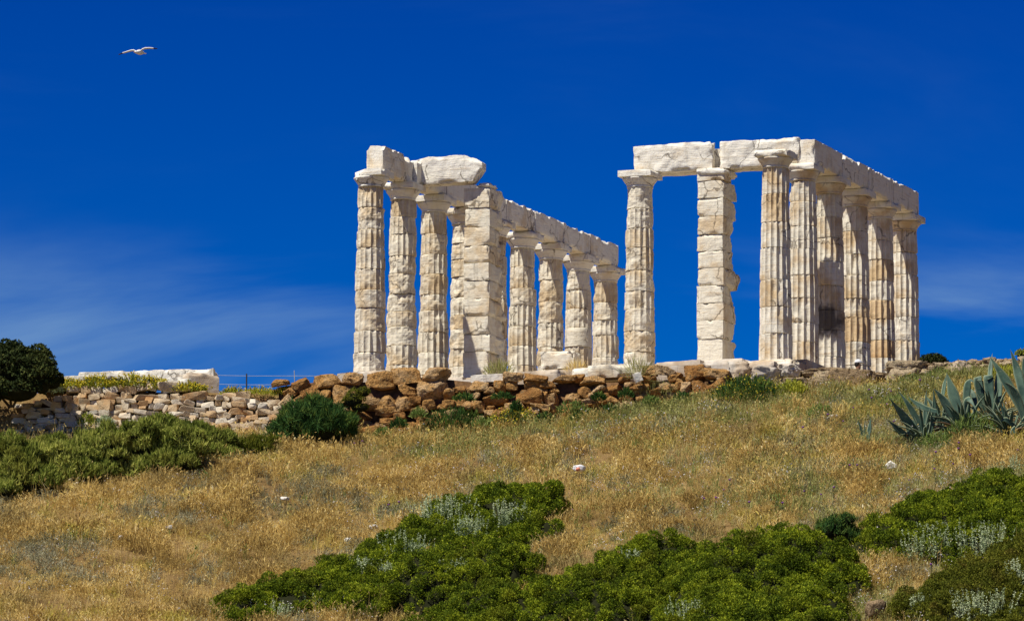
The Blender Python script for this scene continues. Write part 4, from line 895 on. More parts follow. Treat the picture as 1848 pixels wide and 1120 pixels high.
# ------------------------------------------------------------------ grass on the slope
def blades(nb, hgt, spread, w, r, lean=0.35, head=0.0):
    parts = []
    a = r.uniform(0, 2 * np.pi, nb); q = spread * np.sqrt(r.uniform(0, 1, nb))
    B = np.stack([q * np.cos(a), q * np.sin(a), np.full(nb, -0.03)], 1); h = hgt * r.uniform(0.45, 1.1, nb)
    ln = r.normal(size=(nb, 2)) * lean; M = B + np.stack([ln[:, 0] * h * 0.35, ln[:, 1] * h * 0.35, h * 0.58], 1); Tp = B + np.stack([ln[:, 0] * h, ln[:, 1] * h, h * (1 - 0.25 * np.hypot(ln[:, 0], ln[:, 1]))], 1)
    sd = r.uniform(0, 2 * np.pi, nb); S = np.stack([np.cos(sd), np.sin(sd), 0 * sd], 1) * w
    V = np.stack([B - S * 0.5, B + S * 0.5, M - S * 0.5, M + S * 0.5, Tp - S * 0.12, Tp + S * 0.12], 1).reshape(-1, 3); o = np.arange(nb)[:, None] * 6
    Fa = np.concatenate([o + np.array([0, 1, 3, 2]), o + np.array([2, 3, 5, 4])])
    parts.append((V, Fa))
    if head > 0:
        k = r.random(nb) < head; P = Tp[k] - 0.02 * np.array([0, 0, 1]); D = unit(np.stack([ln[k, 0], ln[k, 1], np.ones(k.sum())], 1) + 0.4 * r.normal(size=(k.sum(), 3)))
        parts.append(leaf_quads(P, D, r.uniform(0.05, 0.09, k.sum()), w * 2.6, r))
    return cat_mesh(parts)
def tuft_set(name, mat, n, seed, maker):
    col = bpy.data.collections.new(name + '_kinds')
    for k in range(n):
        V, Fa = maker(np.random.default_rng(seed + k)); me = new_mesh(name, V, Fa); me.materials.append(mat)
        col.objects.link(bpy.data.objects.new(name + '_kind', me))
    return col
def scatter(name, col, n_kinds, P, rot, scl, seed):
    """one object of uncountable tufts: points that carry a turn and a size"""
    me = bpy.data.meshes.new(name); me.vertices.add(len(P)); me.vertices.foreach_set('co', np.asarray(P, np.float32).ravel())
    r = np.random.default_rng(seed)
    for nm, ty, dat, f in (('turn', 'FLOAT_VECTOR', rot, 'vector'), ('size', 'FLOAT', scl, 'value'), ('sort', 'INT', r.integers(0, n_kinds, len(P)), 'value')):
        at_ = me.attributes.new(nm, ty, 'POINT'); at_.data.foreach_set(f, np.asarray(dat).astype(np.int32 if ty == 'INT' else np.float32).ravel())
    o = link(name, me); o['kind'] = 'stuff'
    ng = bpy.data.node_groups.new(name, 'GeometryNodeTree')
    ng.interface.new_socket('Geometry', in_out='INPUT', socket_type='NodeSocketGeometry'); ng.interface.new_socket('Geometry', in_out='OUTPUT', socket_type='NodeSocketGeometry')
    N = ng.nodes; gi, go = N.new('NodeGroupInput'), N.new('NodeGroupOutput')
    ip = N.new('GeometryNodeInstanceOnPoints'); ci = N.new('GeometryNodeCollectionInfo'); ci.inputs['Collection'].default_value = col
    ci.inputs['Separate Children'].default_value = True; ci.inputs['Reset Children'].default_value = True
    ip.inputs['Pick Instance'].default_value = True
    def attr(nm, ty):
        a = N.new('GeometryNodeInputNamedAttribute'); a.data_type = ty; a.inputs['Name'].default_value = nm; return a.outputs['Attribute']
    e2r = N.new('FunctionNodeEulerToRotation'); L = ng.links
    L.new(attr('turn', 'FLOAT_VECTOR'), e2r.inputs[0]); L.new(e2r.outputs[0], ip.inputs['Rotation'])
    L.new(attr('size', 'FLOAT'), ip.inputs['Scale']); L.new(attr('sort', 'INT'), ip.inputs['Instance Index'])
    L.new(gi.outputs[0], ip.inputs['Points']); L.new(ci.outputs[0], ip.inputs['Instance']); L.new(ip.outputs[0], go.inputs[0])
    md = o.modifiers.new('tufts', 'NODES'); md.node_group = ng
    return o
def slope_points(dens, seed, x=(-24, 38), y=(-42, -2.2), mask=None, keep_off=0.8, gap=0.0):
    r = np.random.default_rng(seed); n = int((x[1] - x[0]) * (y[1] - y[0]) * dens)
    X = r.uniform(*x, n); Y = r.uniform(*y, n); lim = yw_of(X) - 0.1 + np.interp(X, [_px2x(1300), _px2x(1420), _px2x(1480), _px2x(1640), _px2x(1700)], [0.0, 0.9, 0.0, 0.0, 0.5])
    k = Y < lim; X, Y = X[k], Y[k]; P = np.stack([X, Y, 0 * X], 1)
    if mask is not None: k = r.random(len(P)) < mask(P); P = P[k]
    P[:, 2] = terrain(P[:, 0], P[:, 1]); ok = np.ones(len(P), bool)
    for c, h in CUSH: ok &= ((((P - c) / h)[:, :2]) ** 2).sum(1) > keep_off ** 2
    P = P[ok]; n = len(P)
    rot = np.stack([r.normal(size=n) * 0.10, r.normal(size=n) * 0.10, r.uniform(0, 6.28, n)], 1)
    return P, rot, r
def nmap(P, f, seed, lo, hi): return np.clip((fbm(np.stack([P[:, 0], P[:, 1] * 0.8, 0 * P[:, 0]], 1), f, seed, 3) - lo) / (hi - lo), 0, 1)
def green_mask(P):      # fresher grass towards the crest and on the right
    yw = yw_of(P[:, 0]); d = yw - P[:, 1]
    k = np.clip(1.25 - d / 4.0, 0, 1) * np.interp(P[:, 0], [-12, -4, 4, 18], [0.15, 0.45, 0.8, 1.0]) + 0.42 * np.interp(P[:, 0], [2, 14], [0, 1])
    return np.clip(k * (0.45 + 0.9 * nmap(P, 0.5, 71, -0.4, 0.5)), 0, 1)
def grey_mask(P):       # dull patches low on the left slope
    d = yw_of(P[:, 0]) - P[:, 1]
    return np.clip(np.exp(-((d - 11.5) / 4.0) ** 2) * np.interp(P[:, 0], [-12, -8, 1, 5], [1, 1, 0.7, 0.25]), 0, 1) * nmap(P, 0.35, 91, -0.25, 0.45) + 0.45 * nmap(P, 0.8, 93, 0.15, 0.6)
K1 = tuft_set('dry_grass', M_grass, 10, 500, lambda r: blades(16, 0.34, 0.11, 0.011, r, 0.45, 0.55))
def bare(P): return 1 - 0.8 * nmap(P, 0.8, 301, 0.22, 0.5)
P, rot, r = slope_points(62, 601, mask=lambda P: (1 - 0.75 * green_mask(P) * 0.8 - 0.5 * np.clip(grey_mask(P), 0, 1)) * bare(P))
scatter('dry_grass', K1, 10, P, rot, (0.42 + 0.95 * nmap(P, 0.9, 81, -0.5, 0.6)) * r.uniform(0.6, 1.35, len(P)), 1)
K2 = tuft_set('green_grass', M_green_grass, 8, 530, lambda r: blades(16, 0.34, 0.10, 0.011, r, 0.35, 0.5))
P, rot, r = slope_points(46, 602, mask=green_mask)
scatter('green_grass', K2, 8, P, rot, (0.5 + 0.7 * nmap(P, 0.7, 82, -0.6, 0.7)) * r.uniform(0.7, 1.25, len(P)), 2)
K3 = tuft_set('grey_herbs', M_grey_grass, 8, 560, lambda r: blades(18, 0.27, 0.10, 0.010, r, 0.5, 0.8))
P, rot, r = slope_points(44, 603, mask=lambda P: np.clip(grey_mask(P), 0, 1))
scatter('grey_herbs', K3, 8, P, rot, r.uniform(0.6, 1.25, len(P)), 3)
K5 = tuft_set('tall_stalks', M_grass, 6, 640, lambda r: blades(4, 0.72, 0.10, 0.009, r, 0.22, 1.0))
P, rot, r = slope_points(6.5, 605, mask=lambda P: 0.25 + 0.75 * nmap(P, 0.5, 97, -0.2, 0.5))
scatter('tall_stalks', K5, 6, P, rot, r.uniform(0.6, 1.15, len(P)), 5)
K6 = tuft_set('green_weeds', M_herb, 6, 660, lambda r: blades(12, 0.42, 0.09, 0.013, r, 0.35, 0.4))
P, rot, r = slope_points(7.0, 606, mask=lambda P: np.clip(0.10 + green_mask(P) * 0.9, 0, 1) * nmap(P, 0.9, 99, -0.1, 0.5))
scatter('green_weeds', K6, 6, P, rot, r.uniform(0.6, 1.2, len(P)), 6)
def flecks(r):
    n = 5; P = np.stack([r.normal(size=n) * 0.09, r.normal(size=n) * 0.09, r.uniform(0.12, 0.40, n)], 1)
    return cat_mesh([leaf_quads(P, unit(r.normal(size=(n, 3))), 0.032, 0.030, r) for _ in range(2)])
K4 = tuft_set('tiny_flowers', M_fleck, 5, 590, flecks)
P, rot, r = slope_points(9, 604, mask=lambda P: np.clip(np.interp(P[:, 0], [-12, 4, 12], [0.12, 0.3, 1.0]) * nmap(P, 0.6, 95, -0.2, 0.5), 0, 1), keep_off=0.0)
scatter('tiny_flowers', K4, 5, P, rot, r.uniform(0.7, 1.2, len(P)), 4)

# ------------------------------------------------------------------ agaves
M_agave, nt, b = base_mat('agave_leaf', 0.55, 0.25)
g = nt.nodes.new('ShaderNodeNewGeometry')
c = mixc(nt, mrange(nt, tex_noise(nt, g.outputs['Position'], 1.8, 5, 0.6), 0.35, 0.65), (0.035, 0.075, 0.055), (0.10, 0.165, 0.115))
c = mixc(nt, mrange(nt, tex_noise(nt, g.outputs['Position'], 9, 4, 0.6), 0.58, 0.75, 0, 0.5), c, (0.24, 0.27, 0.19)); atr = nt.nodes.new('ShaderNodeAttribute'); atr.attribute_name = 'margin'; c = mixc(nt, mrange(nt, atr.outputs['Fac'], 0.55, 1.0, 0, 0.75), c, (0.36, 0.38, 0.22)); nt.links.new(c, b.inputs['Base Color'])
M_dead = plain('withered_agave_leaf', (0.30, 0.20, 0.11), 0.85, 0.1, 0.5, 6)
def agave_leaf(b_, m_, t_, w, nrm):
    """a thick tapering channelled leaf along a bent line b - m - t"""
    b_, m_, t_ = (np.array(q, float) for q in (b_, m_, t_)); n = 12; V = []
    for i in range(n + 1):
        s_ = i / n; c = (1 - s_) ** 2 * b_ + 2 * s_ * (1 - s_) * m_ + s_ ** 2 * t_; d = 2 * (1 - s_) * (m_ - b_) + 2 * s_ * (t_ - m_); d /= np.linalg.norm(d) + 1e-9
        sd = np.cross(d, nrm); sd /= np.linalg.norm(sd) + 1e-9; up = np.cross(sd, d)
        ww = w * (0.62 + 0.9 * s_ - 0.9 * s_ ** 2) * min(1.0, 2.2 * (1 - s_) ** 0.9 + 0.02) * 0.36; th = 0.030 * (1 - s_) + 0.004
        for a_, o_ in ((-1, 0.24), (-0.5, 0.06), (0, 0.0), (0.5, 0.06), (1, 0.24)): V.append(c + sd * a_ * ww + up * o_ * ww)
        for a_, o_ in ((0.5, -th * 1.6), (-0.5, -th * 1.6)): V.append(c + sd * a_ * ww + up * (o_ + 0.02 * ww))
    Fa = [[i * 7 + k, i * 7 + (k + 1) % 7, (i + 1) * 7 + (k + 1) % 7, (i + 1) * 7 + k] for i in range(n) for k in range(7)]
    return np.array(V), np.array(Fa)
def leaf_mesh(V, Fa):
    me = new_mesh('leaf', V, Fa, True); a_ = me.attributes.new('margin', 'FLOAT', 'POINT'); a_.data.foreach_set('value', np.tile([1, 0.15, 0, 0.15, 1, 0.1, 0.1], len(V) // 7).astype(np.float32)); return me
def agave(label, base, leaves, seed, n_extra=10, size=1.0, dead=3):
    r = np.random.default_rng(seed); root = thing('agave', label, 'agave', base, group='agaves'); s = ppm(base.y)
    for q in leaves:                                     # (base px, mid px, tip px, width px, forward metres of the tip)
        (bx_, by_), (mx_, my_), (tx_, ty_), w, f = q
        f0 = r.uniform(-0.15, 0.15)
        B = at(bx_, by_, base.y + f0) - base; Mi = at(mx_, my_, base.y + f0 + f * 0.5) - base; Tp = at(tx_, ty_, base.y + f0 + f) - base
        nrm = np.array([0.25 * r.normal(), -1.0, 0.35 + 0.2 * r.normal()])
        V, Fa = agave_leaf(B, Mi, Tp, w / s, nrm); link('leaf', leaf_mesh(V, Fa), M_agave, root)
    for k in range(n_extra + dead):
        a = r.uniform(0, 2 * np.pi); el_ = r.uniform(0.25, 1.2) if k < n_extra else r.uniform(-0.1, 0.3); Ln = size * r.uniform(0.7, 1.1)
        d = np.array([math.cos(a) * math.cos(el_), math.sin(a) * math.cos(el_) * 0.8, math.sin(el_)]); B = np.array([d[0] * 0.1, d[1] * 0.1, 0.1])
        Tp = B + d * Ln - np.array([0, 0, (0.25 if k < n_extra else 0.1) * Ln * (1 - el_ / 1.6)]); Mi = B + d * Ln * 0.5 + np.array([0, 0, 0.12 * Ln]); Tp[2] = max(Tp[2], tz(base.x + Tp[0], base.y + Tp[1]) - base.z + 0.05)
        V, Fa = agave_leaf(B, Mi, Tp, 0.13 * size, np.array([-d[0] * 0.6, -d[1] * 0.6, 1.0])); link('leaf' if k < n_extra else 'dead_leaf', leaf_mesh(V, Fa), M_agave if k < n_extra else M_dead, root)
    return root
g1 = ground(1668, 800); g2 = ground(1740, 790); g3 = ground(1822, 795); g4 = ground(1560, 800); g5 = ground(1790, 770); g6 = ground(1700, 778); g7 = ground(1640, 800)
agave('agave at the left of the big clump, blades pointing left', g1, [((1664, 795), (1640, 762), (1604, 717), 26, -0.5), ((1668, 790), (1652, 745), (1621, 705), 24, -0.2), ((1690, 742), (1660, 738), (1638, 714), 18, 0.0), ((1672, 795), (1668, 755), (1672, 702), 16, 0.4), ((1652, 800), (1630, 780), (1602, 757), 15, -0.6),
        ((1676, 790), (1690, 740), (1684, 702), 18, 0.3)], 201, 30, 1.15, 6)
agave('tallest pointed agave in the middle of the clump', g2, [((1738, 770), (1722, 715), (1708, 672), 34, 0.1), ((1730, 775), (1710, 725), (1684, 700), 28, -0.3), ((1701, 720), (1702, 700), (1709, 674), 12, 0.5), ((1746, 770), (1740, 670), (1758, 690), 24, -0.2), ((1750, 770), (1736, 690), (1762, 740), 22, -0.5), ((1758, 765), (1765, 700), (1742, 700), 16, 0.4), ((1735, 780), (1700, 760), (1690, 748), 20, -0.6)], 202, 30, 1.35, 6)
agave('agave with bent over blades right of the tallest one', g5, [((1776, 745), (1756, 650), (1774, 700), 28, -0.2), ((1790, 745), (1778, 640), (1792, 705), 32, 0.1), ((1786, 700), (1786, 668), (1791, 637), 14, 0.5), ((1798, 745), (1806, 690), (1800, 660), 24, 0.4), ((1800, 745), (1826, 745), (1832, 800), 22, -0.7), ((1780, 750), (1762, 742), (1748, 752), 18, -0.6)], 203, 26, 1.25, 6)
agave('agave at the right edge with the longest upright blades', g3, [((1846, 745), (1818, 690), (1786, 643), 34, 0.1), ((1850, 735), (1842, 680), (1823, 630), 28, 0.3), ((1848, 760), (1836, 700), (1812, 690), 24, -0.3), ((1860, 740), (1852, 690), (1846, 642), 30, 0.1), ((1838, 780), (1816, 750), (1806, 760), 22, -0.6), ((1845, 780), (1830, 760), (1822, 805), 24, -0.6)], 204, 28, 1.35, 6)
agave('half hidden agave between the left one and the tallest one', g6, [((1702, 775), (1690, 735), (1668, 712), 18, 0.2), ((1706, 775), (1712, 735), (1696, 716), 16, 0.1), ((1698, 780), (1672, 752), (1655, 748), 16, -0.2)], 206, 20, 1.05, 8)
agave('low spreading agave at the left tip of the clump', g7, [((1640, 800), (1622, 776), (1600, 755), 12, -0.2), ((1644, 800), (1640, 770), (1630, 742), 13, 0.1)], 207, 8, 0.55, 3)
agave('small young agave standing alone left of the clump', g4, [((1560, 800), (1556, 778), (1548, 757), 12, 0.0), ((1564, 800), (1570, 776), (1571, 752), 13, 0.1), ((1556, 802), (1542, 792), (1532, 778), 8, -0.2), ((1552, 806), (1542, 798), (1530, 797), 10, -0.4), ((1562, 800), (1560, 780), (1560, 762), 9, 0.2)], 205, 0, 0.4, 0)
for k, (px, py, w, h, n, m, lab) in enumerate([(1755, 800, 110, 56, 1100, M_herb, 'tall leafy green herbs in front of the agave clump'), (1690, 812, 80, 34, 600, M_herb, 'low green herbs at the foot of the left agave'), (1600, 812, 90, 30, 600, M_green_grass, 'green herbs between the small agave and the clump'), (1482, 756, 56, 30, 420, M_herb, 'green herb clump left of the small agave'),
        (1200, 786, 70, 36, 420, M_grey_grass, 'grey green herb clump below the flat pale slab'), (1790, 880, 110, 40, 700, M_green_grass, 'feathery grey green grasses above the spreading cushion'), (1640, 900, 100, 40, 360, M_green_grass, 'thin green grasses left of the spreading cushion'), (1190, 725, 110, 40, 800, M_green_grass, 'pale green grasses at the foot of the right rust boulders'),
        (960, 1085, 60, 40, 300, M_grass, 'pale dry grasses between the round and the domed cushion'), (1545, 965, 50, 36, 300, M_grey_grass, 'dry grey twiggy plant right of the upright dark bush'), (1640, 1045, 110, 24, 500, M_grey_grass, 'dry greyish herbs above the olive corner cushion'), (730, 930, 60, 34, 220, M_green_grass, 'green stalks left of the long cushion top')]):
    patch(lab, px, py, w, h, m, 220 + k, n, L=0.17, W=0.022 if m is M_herb else 0.012, lean=0.4)

for k, (px, py, w, h, lab) in enumerate([(1690, 690, 60, 26, 'green scrub on the crest left of the agave'), (1745, 690, 60, 30, 'green scrub on the crest behind the tallest agave'), (1640, 700, 60, 24, 'green herbs right of the rounded tan boulder'), (1560, 722, 90, 30, 'green herbs below the hollowed boulder'), (1620, 745, 90, 36, 'green herbs above the small agave'), (1505, 712, 70, 26, 'green herbs below the low tan boulder'), (1810, 690, 60, 34, 'yellowish scrub behind the right agave')]):
    patch(lab, px, py, w, h, [M_herb, M_green_grass, M_herb, M_green_grass, M_herb, M_green_grass, M_lime][k], 260 + k, 420, L=0.16, W=0.02, lean=0.4, group='herbs below the crest')

# ------------------------------------------------------------------ thistles
THI = [(700, 912), (718, 910), (1012, 878), (988, 895), (1035, 919), (932, 935), (1316, 869), (1306, 885), (1290, 903), (1272, 904), (1350, 914), (1413, 914), (1450, 887), (1481, 895), (920, 990), (1393, 1082), (1503, 884), (1720, 837), (1753, 826), (1688, 848), (1642, 870), (1681, 1026),
       (1744, 1018), (1774, 1012), (1472, 971), (1659, 692), (1573, 720), (1570, 703), (1609, 705), (1496, 753), (1450, 777), (1732, 804), (1732, 813), (1687, 822), (655, 798), (640, 799), (440, 1068), (1534, 846), (1548, 842), (1592, 838), (1600, 730), (1540, 735), (1522, 760), (1835, 815), (1615, 760)]
def thistle_meshes(seed):
    r = np.random.default_rng(seed); parts = [taper((0, 0, -0.1), (0.03, 0, 0.40), 0.007, 0.005, 5), taper((0.015, 0, 0.2), (0.10, 0.03, 0.33), 0.005, 0.004, 5)]
    n = 22; P = np.stack([0.02 * np.ones(n), 0 * np.ones(n), r.uniform(0.0, 0.34, n)], 1); D = unit(np.stack([r.normal(size=n), r.normal(size=n), 0.7 * np.ones(n)], 1)); parts.append(leaf_quads(P, D, 0.11 * (1.1 - 2 * P[:, 2]).clip(0.3), 0.022, r))
    A = cat_mesh(parts)
    V, Fa = ICO[2]; H = np.concatenate([V * np.array([0.030, 0.030, 0.024]) + np.array([0.03, 0, 0.425])]); m = V[:, 2] > 0.1; H[m, :2] = (H[m, :2] - np.array([0.03, 0])) * 1.35 + np.array([0.03, 0])
    return new_mesh('stem', *A), new_mesh('flower_head', H, Fa)
def thi_kind(q):
    px, py = q
    return 0 if px > 1480 and py < 870 else 1 if px > 1400 and py > 950 else 2 if px > 1200 else 3 if px > 680 else 4 if py < 900 else 5
ORD = 'first second third fourth fifth sixth seventh eighth ninth tenth eleventh twelfth thirteenth fourteenth fifteenth sixteenth seventeenth eighteenth nineteenth twentieth'.split()
TM = [thistle_meshes(700 + k) for k in range(4)]
for a_, b_ in TM: a_.materials.append(M_stem); b_.materials.append(M_purple)
for k, (px, py) in enumerate(THI):
    g = ground(px, py + 24); s = ppm(g.y); sc = random.uniform(0.85, 1.15)
    if px > 1480 and py < 870: lab, gr = 'purple thistle flower in the green herbs around the agaves', 'thistles around the agaves'
    elif px > 1400 and py > 950: lab, gr = 'purple thistle flower near the spreading right cushion', 'thistles near the right cushions'
    elif px > 1200: lab, gr = 'purple thistle flower in the dry grass above the bottom cushions', 'thistles in the middle dry grass'
    elif px > 680: lab, gr = 'purple thistle flower at the edge of the long cushion', 'thistles along the long cushion'
    elif py < 900: lab, gr = 'purple thistle flower below the big low rust boulder', 'thistles below the rust wall'
    else: lab, gr = 'purple thistle flower at the lowest end of the long cushion', 'thistle at the cushion end'
    _same = sorted(q for q in THI if thi_kind(q) == thi_kind((px, py))); _i = _same.index((px, py)); _n = len(_same)
    if _n > 1: lab += ', leftmost' if _i == 0 else ', rightmost' if _i == _n - 1 else ', ' + ORD[_i] + ' from the left'
    t_ = thing('thistle', lab, 'thistle', g, (0, 0, random.uniform(0, 6.28)), gr); t_.scale = (sc, sc, sc)
    a_, b_ = TM[k % 4]; link('stem', a_, None, t_); link('flower_head', b_, None, t_)

# ------------------------------------------------------------------ litter, fence, gull, person
M_plastic = plain('crumpled_white_plastic', (0.78, 0.78, 0.80), 0.5, 0.4, 0.1, 10); M_red = plain('faded_red_print', (0.62, 0.20, 0.12), 0.5, 0.4, 0.15, 12)
g = ground(1045, 858); P, Fa = rock_shape(801, 3, p=2.6, cuts=9, rough=0.3, oct=4, freq=2.2)
lt = thing('litter_bag', 'crumpled white and red plastic bag lying in the dry grass', 'litter', g + Vector((0, -0.35, 0.16)))
link('bag', new_mesh('bag', P * np.array((0.19, 0.14, 0.11)), Fa), M_plastic, lt); P2, F2 = rock_shape(802, 2, p=2.6, cuts=6, rough=0.2)
link('printed_panel', new_mesh('printed_panel', P2 * np.array((0.07, 0.05, 0.06)) + np.array((-0.04, -0.12, -0.04)), F2), M_red, lt)
M_wire = plain('pale_steel_wire', (0.45, 0.48, 0.50), 0.5, 0.4); M_post = plain('dark_steel_post', (0.045, 0.045, 0.05), 0.6, 0.3)
fy = 1.0; b0 = at(445, 715, fy)
fence = thing('wire_fence', 'thin wire fence with one dark post behind the stone wall', 'fence', b0)
V, Fa = cat_mesh([taper((0, 0, -0.4), at(445, 674, fy) - b0, 0.026, 0.022, 6)]); link('post', new_mesh('post', V, Fa), M_post, fence)
V, Fa = cat_mesh([taper(at(533, 720, fy) - b0, at(531, 668, fy) - b0, 0.016, 0.012, 6)]); link('post', new_mesh('post', V, Fa), M_wire, fence)
V, Fa = cat_mesh([taper(at(362, 720, fy) - b0, at(345, 668, fy) - b0, 0.016, 0.012, 6)]); link('post', new_mesh('post', V, Fa), M_wire, fence)
for ya, yb, yc in ((676, 678, 676), (692, 694, 692)):
    V, Fa = cat_mesh([taper(at(350, ya, fy) - b0, at(445, yb, fy) - b0, 0.007, 0.007, 5), taper(at(445, yb, fy) - b0, at(640, yc + 2, fy) - b0, 0.007, 0.007, 5)]); link('wire', new_mesh('wire', V, Fa), M_wire, fence)

M_gull = plain('white_feathers', (0.74, 0.74, 0.74), 0.8, 0.1, 0.1, 3); M_gullg = plain('grey_wing_feathers', (0.36, 0.38, 0.41), 0.8, 0.1, 0.15, 3); M_tip = plain('black_wing_tip', (0.03, 0.03, 0.035), 0.8, 0.1); M_bill = plain('yellow_bill', (0.6, 0.36, 0.05), 0.5, 0.3)
gy0 = 25.0; gc = at(250, 94, gy0); gs = ppm(gy0)
gull = thing('seagull', 'white seagull gliding with spread wings in the upper left sky', 'bird', gc)
rings = []; V = []; th = np.linspace(0, 2 * np.pi, 14, endpoint=False)
for y_, rr, zz in ((-0.24, 0.002, -0.045), (-0.21, 0.035, -0.04), (-0.16, 0.050, -0.035), (-0.11, 0.052, -0.025), (-0.03, 0.085, -0.01), (0.06, 0.10, 0.0), (0.16, 0.085, 0.0), (0.26, 0.055, 0.01), (0.33, 0.04, 0.012), (0.42, 0.06, 0.012), (0.43, 0.002, 0.012)):
    fl = 0.25 if y_ > 0.3 else 0.92
    V += [(rr * math.cos(t), y_, zz + rr * fl * math.sin(t)) for t in th]
Fa = [[k * 14 + i, k * 14 + (i + 1) % 14, (k + 1) * 14 + (i + 1) % 14, (k + 1) * 14 + i] for k in range(10) for i in range(14)]
link('body', new_mesh('body', V, np.array(Fa), True), M_gull, gull, rot=(0, 0, R(-30)))
V, Fa = cat_mesh([taper((0, -0.23, -0.045), (0, -0.31, -0.06), 0.018, 0.004, 6)]); link('bill', new_mesh('bill', V, Fa), M_bill, gull, rot=(0, 0, R(-30)))
def wing(pts, name):
    """pts: image offsets (px) along the wing from shoulder to tip with chord in metres"""
    V = []
    for (x_, y_, ch, th_) in pts:
        x_, z_ = x_ / gs, -y_ / gs
        V += [(x_, -ch * 0.45, z_ - 0.01), (x_, -ch * 0.2, z_ + th_), (x_, ch * 0.55, z_ - 0.02), (x_, -ch * 0.2, z_ - th_)]
    n = len(pts); Fa = [[i * 4 + k, i * 4 + (k + 1) % 4, (i + 1) * 4 + (k + 1) % 4, (i + 1) * 4 + k] for i in range(n - 1) for k in range(4)]
    o = link('wing', new_mesh('wing', V[:(n) * 4], np.array(Fa[:(n - 2) * 4]), True), M_gull, gull)
    link('wing_tip', new_mesh('wing_tip', V, np.array(Fa[(n - 2) * 4:]), True), M_tip, o)
wing([(-3, 0, 0.20, 0.025), (-9, -3, 0.20, 0.022), (-14, -2.5, 0.20, 0.02), (-22, 0, 0.17, 0.017), (-29, 2.0, 0.12, 0.012), (-36, 5, 0.03, 0.006)], 'wing')
wing([(2, 0, 0.20, 0.025), (7, -5, 0.20, 0.022), (12, -7, 0.20, 0.02), (20, -7.5, 0.17, 0.017), (27, -7, 0.12, 0.012), (34, -6.5, 0.03, 0.006)], 'wing')

# the visitor resting behind the ledge, only cap and shoulder in view
M_skin = plain('tanned_skin', (0.33, 0.17, 0.10), 0.6, 0.3, 0.1); M_shirt = plain('white_cotton', (0.74, 0.74, 0.74), 0.9, 0.1, 0.08); M_trou = plain('dark_trousers', (0.05, 0.055, 0.07), 0.9, 0.1)
M_hair = plain('dark_hair', (0.02, 0.014, 0.01), 0.7, 0.3)
py_ = yr(1548, 1.7); hc = at(1548, 656.5, py_)
person = thing('person', 'person in a white cap and white top sitting behind the flat ledge', 'person', (hc.x, hc.y, hc.z - 0.84))
def skin(name, pts, edges, rad, mat, parent, root=0):
    me = bpy.data.meshes.new(name); me.from_pydata(pts, edges, []); o = link(name, me, mat, parent)
    md = o.modifiers.new('skin', 'SKIN'); me.skin_vertices[0].data[root].use_root = True
    for v_, q in zip(me.skin_vertices[0].data, rad): v_.radius = q if isinstance(q, tuple) else (q, q)
    s_ = o.modifiers.new('sub', 'SUBSURF'); s_.levels = 2; s_.render_levels = 2; md.use_smooth_shade = True
    return o
pts = [(0, 0, 0.08), (-0.02, 0, 0.30), (-0.02, 0, 0.50), (-0.01, 0, 0.58), (0.0, 0, 0.66), (0.02, 0, 0.76), (0.025, 0, 0.87),
       (-0.01, -0.19, 0.52), (0.10, -0.25, 0.30), (0.30, -0.16, 0.26), (0.36, -0.13, 0.28), (-0.01, 0.19, 0.52), (0.10, 0.25, 0.30), (0.30, 0.16, 0.26), (0.36, 0.13, 0.28),
       (0.05, -0.10, 0.08), (0.42, -0.13, 0.32), (0.55, -0.12, -0.02), (0.68, -0.12, -0.06), (0.05, 0.10, 0.08), (0.42, 0.13, 0.32), (0.55, 0.12, -0.02), (0.68, 0.12, -0.06)]
eds = [(0, 1), (1, 2), (2, 3), (3, 4), (4, 5), (5, 6), (2, 7), (7, 8), (8, 9), (9, 10), (2, 11), (11, 12), (12, 13), (13, 14), (0, 15), (15, 16), (16, 17), (17, 18), (0, 19), (19, 20), (20, 21), (21, 22)]
rad = [0.14, (0.13, 0.16), (0.12, 0.17), 0.07, 0.055, 0.085, 0.075, 0.06, 0.048, 0.036, 0.03, 0.06, 0.048, 0.036, 0.03, 0.09, 0.065, 0.05, 0.035, 0.09, 0.065, 0.05, 0.035]
body = skin('body', pts, eds, rad, M_skin, person)
sp = [(0, 0, 0.10), (-0.02, 0, 0.30), (-0.02, 0, 0.50), (-0.012, 0, 0.575), (-0.01, -0.195, 0.525), (0.075, -0.24, 0.36), (-0.01, 0.195, 0.525), (0.075, 0.24, 0.36)]
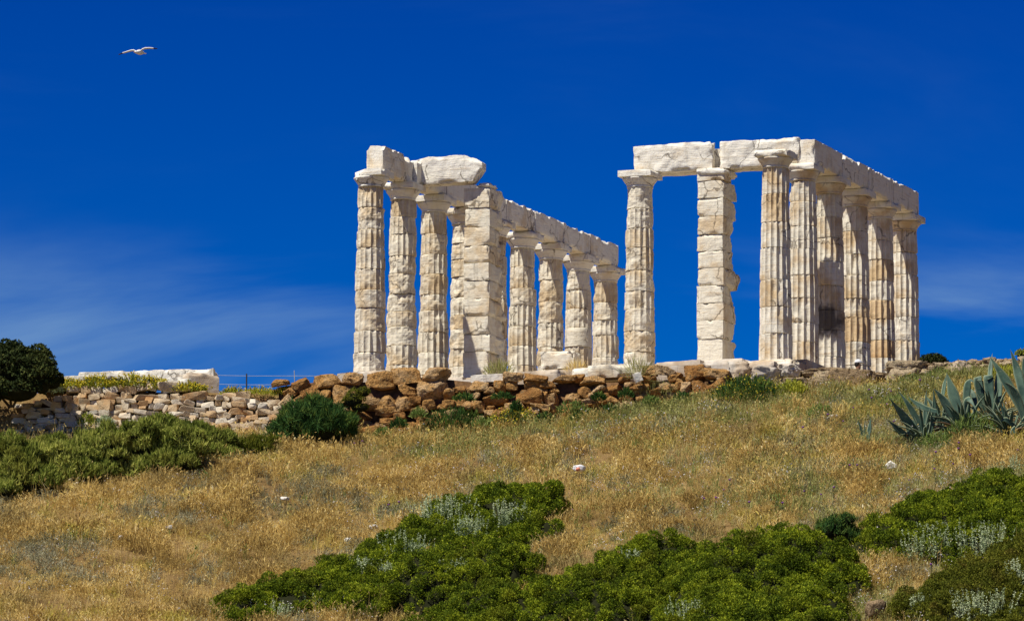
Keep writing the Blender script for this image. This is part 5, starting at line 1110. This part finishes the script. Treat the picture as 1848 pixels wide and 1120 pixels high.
skin('shirt', sp, [(0, 1), (1, 2), (2, 3), (2, 4), (4, 5), (2, 6), (6, 7)], [0.155, (0.145, 0.175), (0.135, 0.185), 0.078, 0.075, 0.065, 0.075, 0.065], M_shirt, person)
skin('trousers', [(0, 0, 0.07), (0.05, -0.10, 0.08), (0.42, -0.13, 0.33), (0.54, -0.12, 0.02), (0.05, 0.10, 0.08), (0.42, 0.13, 0.33), (0.54, 0.12, 0.02)], [(0, 1), (1, 2), (2, 3), (0, 4), (4, 5), (5, 6)], [0.16, 0.105, 0.08, 0.065, 0.105, 0.08, 0.065], M_trou, person)
V0, F0 = ICO[3]
Hr = V0 * np.array([0.098, 0.088, 0.11]) + np.array([0.0, 0, 0.835]); kk = (V0[:, 0] > 0.25) & (V0[:, 2] < 0.45); Hr[kk, 0] = np.minimum(Hr[kk, 0], 0.02)
link('hair', new_mesh('hair', Hr, F0, True), M_hair, person)
Cp = V0 * np.array([0.112, 0.10, 0.10]) + np.array([0.012, 0, 0.885]); m = Cp[:, 2] < 0.872; Cp[m, 2] = 0.872
cap = link('cap', new_mesh('cap', Cp, F0, True), M_shirt, person)
a = np.linspace(-1.1, 1.1, 12); V = [(0.012 + 0.10 * math.cos(t), 0.095 * math.sin(t), 0.875 + zz) for zz in (0, 0.012) for t in a] + [(0.012 + 0.185 * math.cos(t * 0.8), 0.105 * math.sin(t * 0.95), 0.862 + zz) for zz in (0, 0.012) for t in a]
Fa = [[k, k + 1, 24 + k + 1, 24 + k] for k in range(11)] + [[12 + k, 36 + k, 36 + k + 1, 12 + k + 1] for k in range(11)] + [[24 + k, 24 + k + 1, 36 + k + 1, 36 + k] for k in range(11)]
link('brim', new_mesh('brim', V, Fa), M_shirt, cap)
V, Fa = cat_mesh([taper((0.09, 0, 0.815), (0.125, 0, 0.80), 0.012, 0.016, 6)] + [(V0 * 0.012 + np.array((0.088, sy * 0.035, 0.838)), F0[:, [0, 1, 2, 2]]) for sy in (-1, 1)]); link('face', new_mesh('face', V, [list(dict.fromkeys(f)) for f in Fa.tolist()]), M_skin, person)
